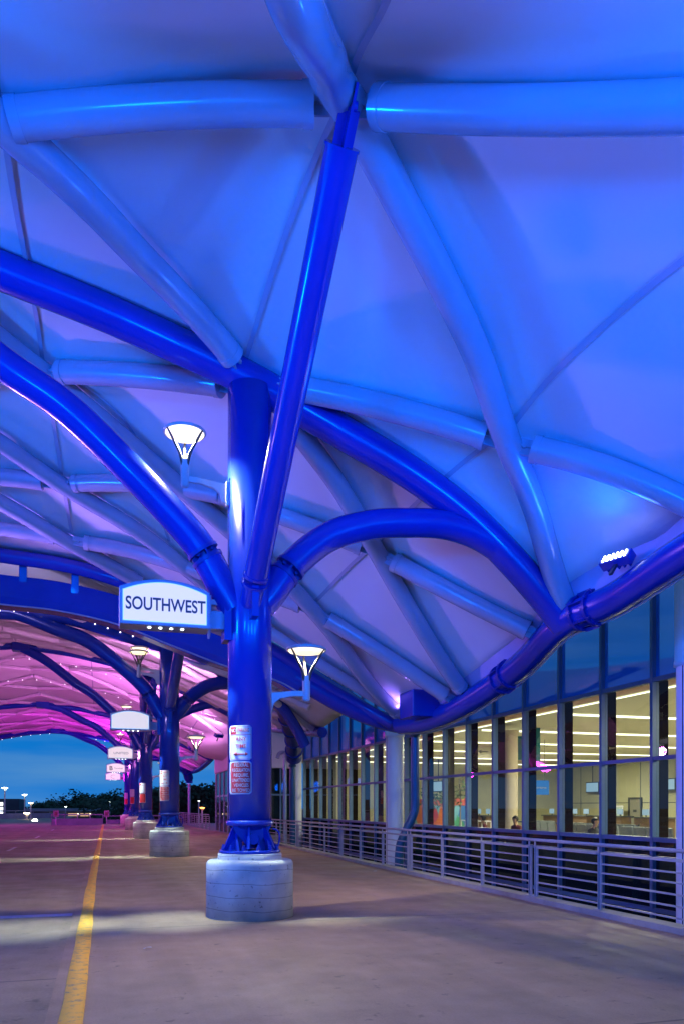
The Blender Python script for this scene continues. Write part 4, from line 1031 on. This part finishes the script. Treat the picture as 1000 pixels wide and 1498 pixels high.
# seated travellers
skin = mat('skin', (.36,.20,.13), .55)
def traveller(x, y, label, top, pants, hair, face=0, lean=0.0):
    """seated figure facing +X turned by face; grown from a joint skeleton"""
    rt = empty('person', (x, y, 0), label, 'person')
    ca, sa = math.cos(face), math.sin(face)
    def W(a, b, c): return Vector((a*ca-b*sa, a*sa+b*ca, c))
    J = {'pelvis': (0,0,.50,.13), 'waist': (-.02,0,.68,.12), 'chest': (0+lean*.5,0,.90,.145), 'neck': (.03+lean,0,1.08,.055), 'chin': (.05+lean,0,1.14,.06), 'head': (.06+lean,0,1.24,.098), 'crown': (.05+lean,0,1.31,.075)}
    E = [('pelvis','waist'),('waist','chest'),('chest','neck'),('neck','chin'),('chin','head'),('head','crown')]
    for s, n_ in ((1,'l'),(-1,'r')):
        J.update({n_+'sh': (.01+lean*.7,s*.18,1.0,.065), n_+'el': (.05,s*.23,.74,.048), n_+'wr': (.27,s*.14,.66,.034), n_+'ha': (.35,s*.12,.655,.034), n_+'f1': (.42,s*.105,.64,.014),
                  n_+'hip': (.05,s*.10,.50,.10), n_+'kn': (.46,s*.12,.50,.068), n_+'an': (.44,s*.12,.10,.045), n_+'toe': (.60,s*.13,.05,.04)})
        E += [('chest',n_+'sh'),(n_+'sh',n_+'el'),(n_+'el',n_+'wr'),(n_+'wr',n_+'ha'),(n_+'ha',n_+'f1'),('pelvis',n_+'hip'),(n_+'hip',n_+'kn'),(n_+'kn',n_+'an'),(n_+'an',n_+'toe')]
    ks = list(J); me = bpy.data.meshes.new('body'); me.from_pydata([W(*J[k][:3]) for k in ks], [(ks.index(a), ks.index(b)) for a, b in E], [])
    o = bpy.data.objects.new('body', me); COL.objects.link(o); o.parent = rt
    md = o.modifiers.new('skin', 'SKIN'); o.modifiers.new('sub', 'SUBSURF').levels = 1; o.modifiers['sub'].render_levels = 1
    for i_, k in enumerate(ks):
        v = me.skin_vertices[0].data[i_]; v.radius = (J[k][3], J[k][3]); v.use_root = (k == 'pelvis')
    dg = bpy.context.evaluated_depsgraph_get(); dg.update()
    m2 = bpy.data.meshes.new_from_object(o.evaluated_get(dg)); o.modifiers.clear(); o.data = m2
    m2.materials.clear(); m2.materials.append(skin); m2.materials.append(top); m2.materials.append(pants)
    for p in m2.polygons:
        p.use_smooth = True; c = p.center; ax = c.x*ca+c.y*sa
        p.material_index = 0 if (c.z > 1.07 or (ax > .29 and .6 < c.z < .70)) else (1 if c.z > .60 else 2)
    mb = MB(); c = W(.045+lean, 0, 1.275); mb.sphere(tuple(c), .112, 14, (1,.95,1.02)); vs_ = [v for v in mb.v]
    h = mb.build('hair', hair, None); h.parent = rt
    for v in h.data.vertices:
        q = v.co; ax = q.x*ca+q.y*sa-(.045+lean)
        if ax > .045 and q.z < 1.31: v.co = Vector((q.x-ca*(ax-.03), q.y-sa*(ax-.03), q.z))
    st = MB().box((-.25,-.27,.34), (.28,.27,.40)).box((-.28,-.27,.40), (-.22,.27,.95)).box((-.02,-.03,.002), (.04,.03,.34)).box((-.2,-.2,.001), (.24,.2,.02))
    ch = st.build('lounge_chair', m_seat); 
    for v in ch.data.vertices: v.co = Vector((v.co.x*ca-v.co.y*sa, v.co.x*sa+v.co.y*ca, v.co.z))
    ch.location = (x, y, 0); tag(ch, 'grey chair under the '+label.split(' seated')[0], 'chair', 'single chairs by the window')
    return rt
p = atx(757, 1190, 13.4); traveller(13.4, p[1], 'person in maroon top seated low beside the beige column', mat('top_maroon', (.10,.02,.03), .8), mat('pants_dark', (.02,.02,.03), .8), mat('hair_dark', (.015,.01,.01), .6), R(200), .08)
p = atx(866, 1190, 13.6); traveller(13.6, p[1], 'person in dark jacket seated with arm out behind the third pane', mat('top_navy', (.015,.02,.04), .8), MATS['pants_dark'], MATS['hair_dark'], R(-70), .05)
p = atx(712, 1200, 13.4); traveller(13.4, p[1], 'person in dark red top seated left of the beige column', mat('top_red', (.16,.03,.03), .8), MATS['pants_dark'], MATS['hair_dark'], R(150), .1)
# mural wall and indoor plants
mu = bpy.data.materials.new('mural'); nt_, N_, L_ = nodes(mu); b_ = N_['Principled BSDF']; t_ = N_.new('ShaderNodeTexCoord'); v_ = N_.new('ShaderNodeTexVoronoi'); v_.inputs['Scale'].default_value = 1.4
nn = N_.new('ShaderNodeTexNoise'); nn.inputs['Scale'].default_value = 1.2; nn.inputs['Detail'].default_value = 4; L_.new(t_.outputs['Object'], nn.inputs[0])
mv = N_.new('ShaderNodeMix'); mv.data_type = 'VECTOR'; mv.inputs[0].default_value = .5; L_.new(t_.outputs['Object'], mv.inputs[4]); L_.new(nn.outputs['Color'], mv.inputs[5]); L_.new(mv.outputs[1], v_.inputs['Vector'])
hs = N_.new('ShaderNodeValToRGB'); cr_ = hs.color_ramp; cr_.interpolation = 'CONSTANT'
cols_ = [(.02,.10,.30),(.40,.10,.04),(.03,.20,.10),(.45,.28,.05),(.10,.25,.35),(.30,.04,.10)]
cr_.elements[0].color = (*cols_[0],1); cr_.elements[1].position = .18; cr_.elements[1].color = (*cols_[1],1)
for k in range(2, 6): q_ = cr_.elements.new(.18*k); q_.color = (*cols_[k],1)
sp_ = N_.new('ShaderNodeSeparateColor'); L_.new(v_.outputs['Color'], sp_.inputs[0]); L_.new(sp_.outputs[0], hs.inputs[0]); L_.new(hs.outputs[0], b_.inputs['Base Color'])
ya = atx(690, 1180, 19)[1]; yb = atx(600, 1180, 19)[1]
rt = empty('mural_wall', (19, ya, 0), 'low wall with a colourful painted mural and red top band', 'mural')
MB().box((19, ya, .001), (19.15, yb, 1.75)).build('wall', mu, rt); MB().box((18.98, ya, 1.755), (19.17, yb, 2.15)).build('red_band', mat('band_red', (.30,.05,.03), .6), rt)
# whiteish low fence inside
rt = empty('white_barrier', (16, 24, 0), 'white low slatted barrier inside before the beige column', 'barrier')
ya = atx(725, 1180, 16)[1]; yb = atx(672, 1180, 16)[1]; rt.location = (16, ya, 0)
MB().box((15.98, ya, 1.02), (16.02, yb, 1.08)).box((15.98, ya, .1), (16.02, yb, .16)).build('rail', white_wall, rt)
k = ya
while k < yb: MB().box((15.985, k, .16), (16.015, k+.04, 1.02)).build('slat', white_wall, rt); k += .42
m_leaf = mat('indoor_leaf', (.05,.11,.04), .6, noise=(3,.3)); m_pot = mat('pot', (.10,.07,.05), .6); m_gold = mat('garland', (.35,.28,.12), .5)
def plant(px, X, h, label, seed):
    rnd = random.Random(seed); p = atx(px, 1180, X); y = p[1]; rt = empty('indoor_palm', (X, y, 0), label, 'plant', 'potted palms inside')
    MB().lathe([(0,.001),(.2,.001),(.26,.5),(.23,.5),(.0,.46)], (X, y, 0), 18).build('pot', m_pot, rt)
    MB().tube([(X,y,.45),(X+.05,y,h*.6),(X,y+.03,h*.8)], .03, 8).build('stem', m_pot, rt)
    mb = MB()
    for k in range(16):
        a = rnd.uniform(0, 2*PI); e_ = rnd.uniform(.5, 1.1); z = h*rnd.uniform(.55, .8); pr_ = Vector((X, y, z)); d = Vector((math.cos(a), math.sin(a), 0))
        for j in range(6):
            t = j/5; c = pr_+d*e_*t*.8+Vector((0,0,.35*h*t*(1-t*.8)))
            s_ = Vector((-d.y, d.x, 0))*.07*(1-t)+Vector((0,0,.01)); n2 = c+d*.16
            mb.add([c-s_, c+s_, n2+s_*.7, n2-s_*.7], [(0,1,2,3)])
            for sg in (1,-1): mb.add([c, c+s_*sg*3+d*.1-Vector((0,0,.08)), c+d*.1], [(0,1,2)])
    mb.build('fronds', m_leaf, rt)
plant(672, 15.5, 3.4, 'tall thin indoor palm left of the wayfinding board', 1); plant(632, 15.5, 2.9, 'indoor palm behind the downpipe', 2); plant(650, 17, 2.6, 'bushy indoor palm in front of the mural', 3)
# ------------------------------------------------------------------ entrance block at the end of the facade
ent = empty('entrance_block', (9.3, 45.6, 0), 'white entrance vestibule with glazed doors and rounded roof at the facade end', 'building')
y0, y1 = 46.2, 55.8
MB().box((7.55, y0, 4.0), (11.4, y1, 6.3)).build('fascia', white_wall, ent, bevel=.05)
MB().box((9.5, y0+.3, LOW), (11.4, y1, 3.995)).build('core_wall', m_in_dark, ent)
for yy in np.linspace(y0+.1, y1-.1, 6): MB().box((7.6, yy-.05, 0), (7.72, yy+.05, 3.99)).build('mullion', grey_metal, ent)
for xx in (7.66, 9.0, 10.2, 11.3): MB().box((xx-.05, y0-.02, 0), (xx+.05, y0+.1, 3.99)).build('mullion', frame_paint, ent)
MB().box((7.65, y0, 2.35), (7.71, y1, 2.45)).build('transom', grey_metal, ent); MB().box((7.6, y0+.0, 2.35), (11.3, y0+.06, 2.45)).build('transom', frame_paint, ent)
MB().box((7.67, y0+.15, .03), (7.69, y1-.15, 3.98)).build('glazing', m_low_pane, ent); MB().box((7.75, y0+.04, .03), (11.3, y0+.05, 3.98)).build('glazing', m_low_pane, ent)
mb = MB().lathe([(0,4.6),(1.5,4.65),(3.0,4.95),(3.9,5.45),(4.15,5.8),(3.95,6.1),(3.0,6.6),(1.5,6.9),(0,7.0)], (9.4, 51.8, 0), 56); mb.build('rounded_roof', white_wall, ent)
MB().box((7.3, 45.55, -.5), (11.45, 80, -.0)).build('floor_slab', m_kerb, ent)
for x_, y_, z_ in ((8.2,47.6,3.5),(8.8,49,3.6),(8.4,52,3.45)):
    MB().sphere((x_, y_, z_), .07, 8).build('ceiling_lamp', lamp_on, ent)
# lower level wall glimpsed through the bars
struct('lower_retaining_wall', MB().box((7.9, 24, LOW), (11.2, 36.0, -.9)), m_kerb)
# ------------------------------------------------------------------ distance: barriers, garage, houses, poles, trees
m_bar = mat('barrier_concrete', (.22,.25,.30), .8, noise=(1,.2))
def parapet(pts, label, h=.62, rail=True, name='road_parapet'):
    rt = empty(name, pts[0], label, 'barrier', 'far road parapets'); mb = MB()
    for a, b in zip(pts[:-1], pts[1:]):
        mb.bar((a[0], a[1], h/2-.04), (b[0], b[1], h/2-.04), .3, h)
    mb.build('wall', m_bar, rt)
    if rail:
        r_ = MB()
        for a, b in zip(pts[:-1], pts[1:]):
            r_.bar((a[0], a[1], h+.32), (b[0], b[1], h+.32), .08, .1)
            n_ = 4
            for k in range(n_+1):
                q = Vector(a).lerp(Vector(b), k/n_); r_.box((q.x-.04, q.y-.04, h-.05), (q.x+.04, q.y+.04, h+.3))
        r_.build('rail', m_bar, rt)
parapet([(-4.5,76.3,0),(0,76.5,0)], 'pale concrete parapet with rail closing the road ahead')
parapet([(.3,79.8,0),(7.0,79.9,0)], 'concrete parapet with rail behind the farthest columns', .45)
parapet([(-5.5,128,0),(-14,118,0),(-30,108,0),(-55,102,0)], 'long curved parapet of the ramp at far left', .75)
m_dark_b = mat('garage_concrete', (.05,.06,.08), .8, noise=(.3,.3)); m_warm = mat('garage_light', (1,1,1), .5, emis=(1,.78,.5), estr=3.0)
gar = empty('parking_garage', (0, 150, LOW), 'long low dark parking garage with a few lit openings', 'building')
MB().box((-13, 150, LOW), (12, 165, .8)).build('walls', m_dark_b, gar)
MB().box((-13.3, 149.7, .8), (12.3, 165, 1.3)).build('roof_edge', m_bar, gar)
for xx in (-10.8,-8.3,-6.0,-3.9): 
    MB().box((xx, 149.9, -.1), (xx+1.6, 149.98, .45)).build('opening', mat('opening_glow', (.2,.15,.1), .6, emis=(.9,.55,.3), estr=.35), gar); MB().sphere((xx+1.7, 149.8, .25), .16, 8).build('lamp', m_warm, gar)
ho = empty('pale_hall', (-7.7, 185, LOW), 'pale blue roofed hall beyond the garage', 'building')
MB().box((-10.4, 185, LOW), (-5, 200, 1.7)).build('wall', mat('hall_wall', (.20,.30,.38), .7), ho); MB().prism([(-10.8,1.7),(-4.6,1.7),(-5.4,2.6),(-9.8,2.6)], (0,15.5,0), (0,184.8,0)).build('roof', mat('hall_roof', (.25,.42,.52), .6), ho)
bl = empty('office_block', (-28, 190, LOW), 'dark block at the far left edge with bright lit windows', 'building')
MB().box((-42, 190, LOW), (-18, 205, 3.4)).build('wall', m_dark_b, bl)
for a in range(4):
    for b in range(3): MB().box((-25.6+a*1.15, 189.9, -.2+b*1.05), (-24.8+a*1.15, 189.97, .5+b*1.05)).build('window', mat('window_lit', (1,1,1), .5, emis=(.9,.95,1), estr=1.3), bl)
hs_ = empty('small_house', (38, 150, LOW), 'small blue grey house among trees right of the second column', 'house')
MB().box((32, 150, LOW), (44, 158, -1.5)).build('wall', mat('house_wall', (.10,.16,.20), .7), hs_); MB().prism([(31.5,-1.5),(44.5,-1.5),(41,1.0),(35,1.0)], (0,9,0), (0,149.5,0)).build('roof', mat('house_roof', (.10,.15,.20), .7), hs_)
# street lamps
def street_lamp(px, py, Y, label, base=LOW, head=.55, m=None):
    x_, y_, z_ = at(px, py, Y); rt = empty('street_lamp', (x_, y_, base), label, 'street lamp', 'distant street lamps')
    MB().tube([(x_,y_,base),(x_,y_,z_-.9*head)], .09, 8).build('pole', lamp_metal, rt)
    MB().lathe([(0,z_+.2*head),(head*.9,z_+.1*head),(head,z_),(head*.6,z_-.25*head),(0,z_-.3*head)], (x_,y_,0), 16).build('lens', m or m_lampfar, rt)
    for k in range(3):
        a = k*2*PI/3; MB().cyl((x_+head*.85*math.cos(a), y_+head*.85*math.sin(a), z_), (x_, y_, z_-head*1.3), .05, 6).build('fork_arm', lamp_metal, rt)
m_lampfar = mat('far_lamp_lens', (1,1,1), .4, emis=(.85,1,.85), estr=6); m_lampwarm = mat('far_lamp_warm', (1,1,1), .4, emis=(1,.8,.45), estr=5); m_orange = mat('orange_lamp', (1,.5,.1), .4, emis=(1,.30,.05), estr=6)
street_lamp(7,1153,120,'tallest far street lamp at the left edge above the dark block',head=.42); street_lamp(36,1163,130,'far street lamp standing on the ramp above the trees',head=.38)
street_lamp(45,1175,120,'lower far street lamp with warm glow',head=.34,m=m_lampwarm); street_lamp(39,1190,112,'wide warm lamp close above the ramp parapet',head=.42,m=m_lampwarm)
street_lamp(96,1180.5,140,'tiny lamp in front of the pale hall',head=.2); street_lamp(161,1173.5,145,'tiny lamp among the dark trees behind the signs',head=.15)
street_lamp(296,1182,95,'orange glowing lamp near the far railing',head=.3,m=m_orange); street_lamp(291,1172,120,'small white lamp above the orange one',head=.16)
x_, y_, z_ = at(51, 1202, 100); rt = empty('bollard_light', (x_, y_, 0), 'round bright bollard light at the ramp parapet', 'light'); MB().sphere((x_,y_,z_), .34, 12).build('globe', m_lampfar, rt); MB().cyl((x_,y_,-.04),(x_,y_,z_-.3), .08, 8).build('post', dark_metal, rt)
def road_sign(px, Y, label):
    x_, y_, z_ = at(px, 1191, Y); rt = empty('road_sign', (x_, y_, 0), label, 'sign', 'small far road signs')
    MB().box((x_-.24,y_,z_-.28),(x_+.24,y_+.04,z_+.32)).build('panel', mat('road_sign_panel', (.35,.25,.30), .6), rt); MB().box((x_-.13,y_-.01,z_-.15),(x_+.13,y_-.002,z_+.18)).build('symbol', mat('road_sign_mark', (.22,.07,.08), .6), rt); MB().cyl((x_,y_+.06,-.1),(x_,y_+.06,z_), .04, 8).build('post', lamp_metal, rt)
road_sign(82, 76.0, 'small square road sign at the left end of the parapet'); road_sign(156, 79.4, 'small square road sign right of the painted line end')
# trees
m_tree = [mat('foliage_%s' % k, c_, .8, noise=(.8,.35)) for k, c_ in (('dark', (.012,.045,.020)), ('mid', (.018,.060,.022)))]
m_bark = mat('bark', (.05,.04,.03), .9)
def tree_mesh(seed, h, w_, m):
    rnd = random.Random(seed); rt = empty('tree', (0,0,0), 'tree', 'tree', 'dark trees along the horizon')
    MB().tube([(0,0,0),(.1,0,h*.35),(0,.1,h*.7)], .3, 8, rs=[.32,.22,.1]).build('trunk', m_bark, rt)
    vs = []; fs = []
    lob = [(Vector((rnd.gauss(0,w_*.28), rnd.gauss(0,w_*.28), h*rnd.uniform(.32,.9))), rnd.uniform(.16,.30)*w_) for _ in range(24)]
    for c, r_ in lob:
        for _ in range(230):
            d = Vector((rnd.gauss(0,1), rnd.gauss(0,1), rnd.gauss(0,.8))).normalized(); p_ = c+d*r_*rnd.uniform(.55,1.08); s_ = rnd.uniform(.18,.42)
            a = Vector((rnd.gauss(0,1), rnd.gauss(0,1), rnd.gauss(0,1))).normalized()*s_; b = a.orthogonal().normalized()*s_*.7
            i0 = len(vs); vs += [p_-a, p_+b, p_+a, p_-b]; fs.append((i0, i0+1, i0+2, i0+3))
    MB().add(vs, fs).build('crown', m, rt); return rt
protos = [tree_mesh(1, 12, 9, m_tree[0]), tree_mesh(2, 10, 10, m_tree[1]), tree_mesh(3, 14, 7, m_tree[0])]
rnd = random.Random(11); TL = []
for px in (57,68,80,93,104,112,120): TL.append((px, 230+rnd.uniform(-15,25), 1174+rnd.uniform(-3,4)))
for px in (126,134,143,152,161,170,180,190,200): TL.append((px, 175+rnd.uniform(-10,15), 1169+rnd.uniform(-6,6)))
for px in (222,232,268,278,287,297,306,318,330): TL.append((px, 130+rnd.uniform(-8,20), 1153+rnd.uniform(-5,8)))
wherec = lambda px: 'left of the signs' if px < 122 else ('behind the row of signs' if px < 210 else 'right of the second column')
for k, (px, Y, py) in enumerate(TL):
    x_, y_, z_ = at(px, py, Y); src = protos[k % 3]; hh = (12, 10, 14)[k % 3]
    lab = 'dark tree on the horizon '+wherec(px)
    t = src if k < 3 else copy_thing(src, (0,0,0), lab)
    t['label'] = lab; t.location = (x_, y_, LOW); s_ = (z_-LOW)/hh; t.scale = (s_*1.15, s_*1.15, s_); t.rotation_euler = (0,0,rnd.uniform(0,6))
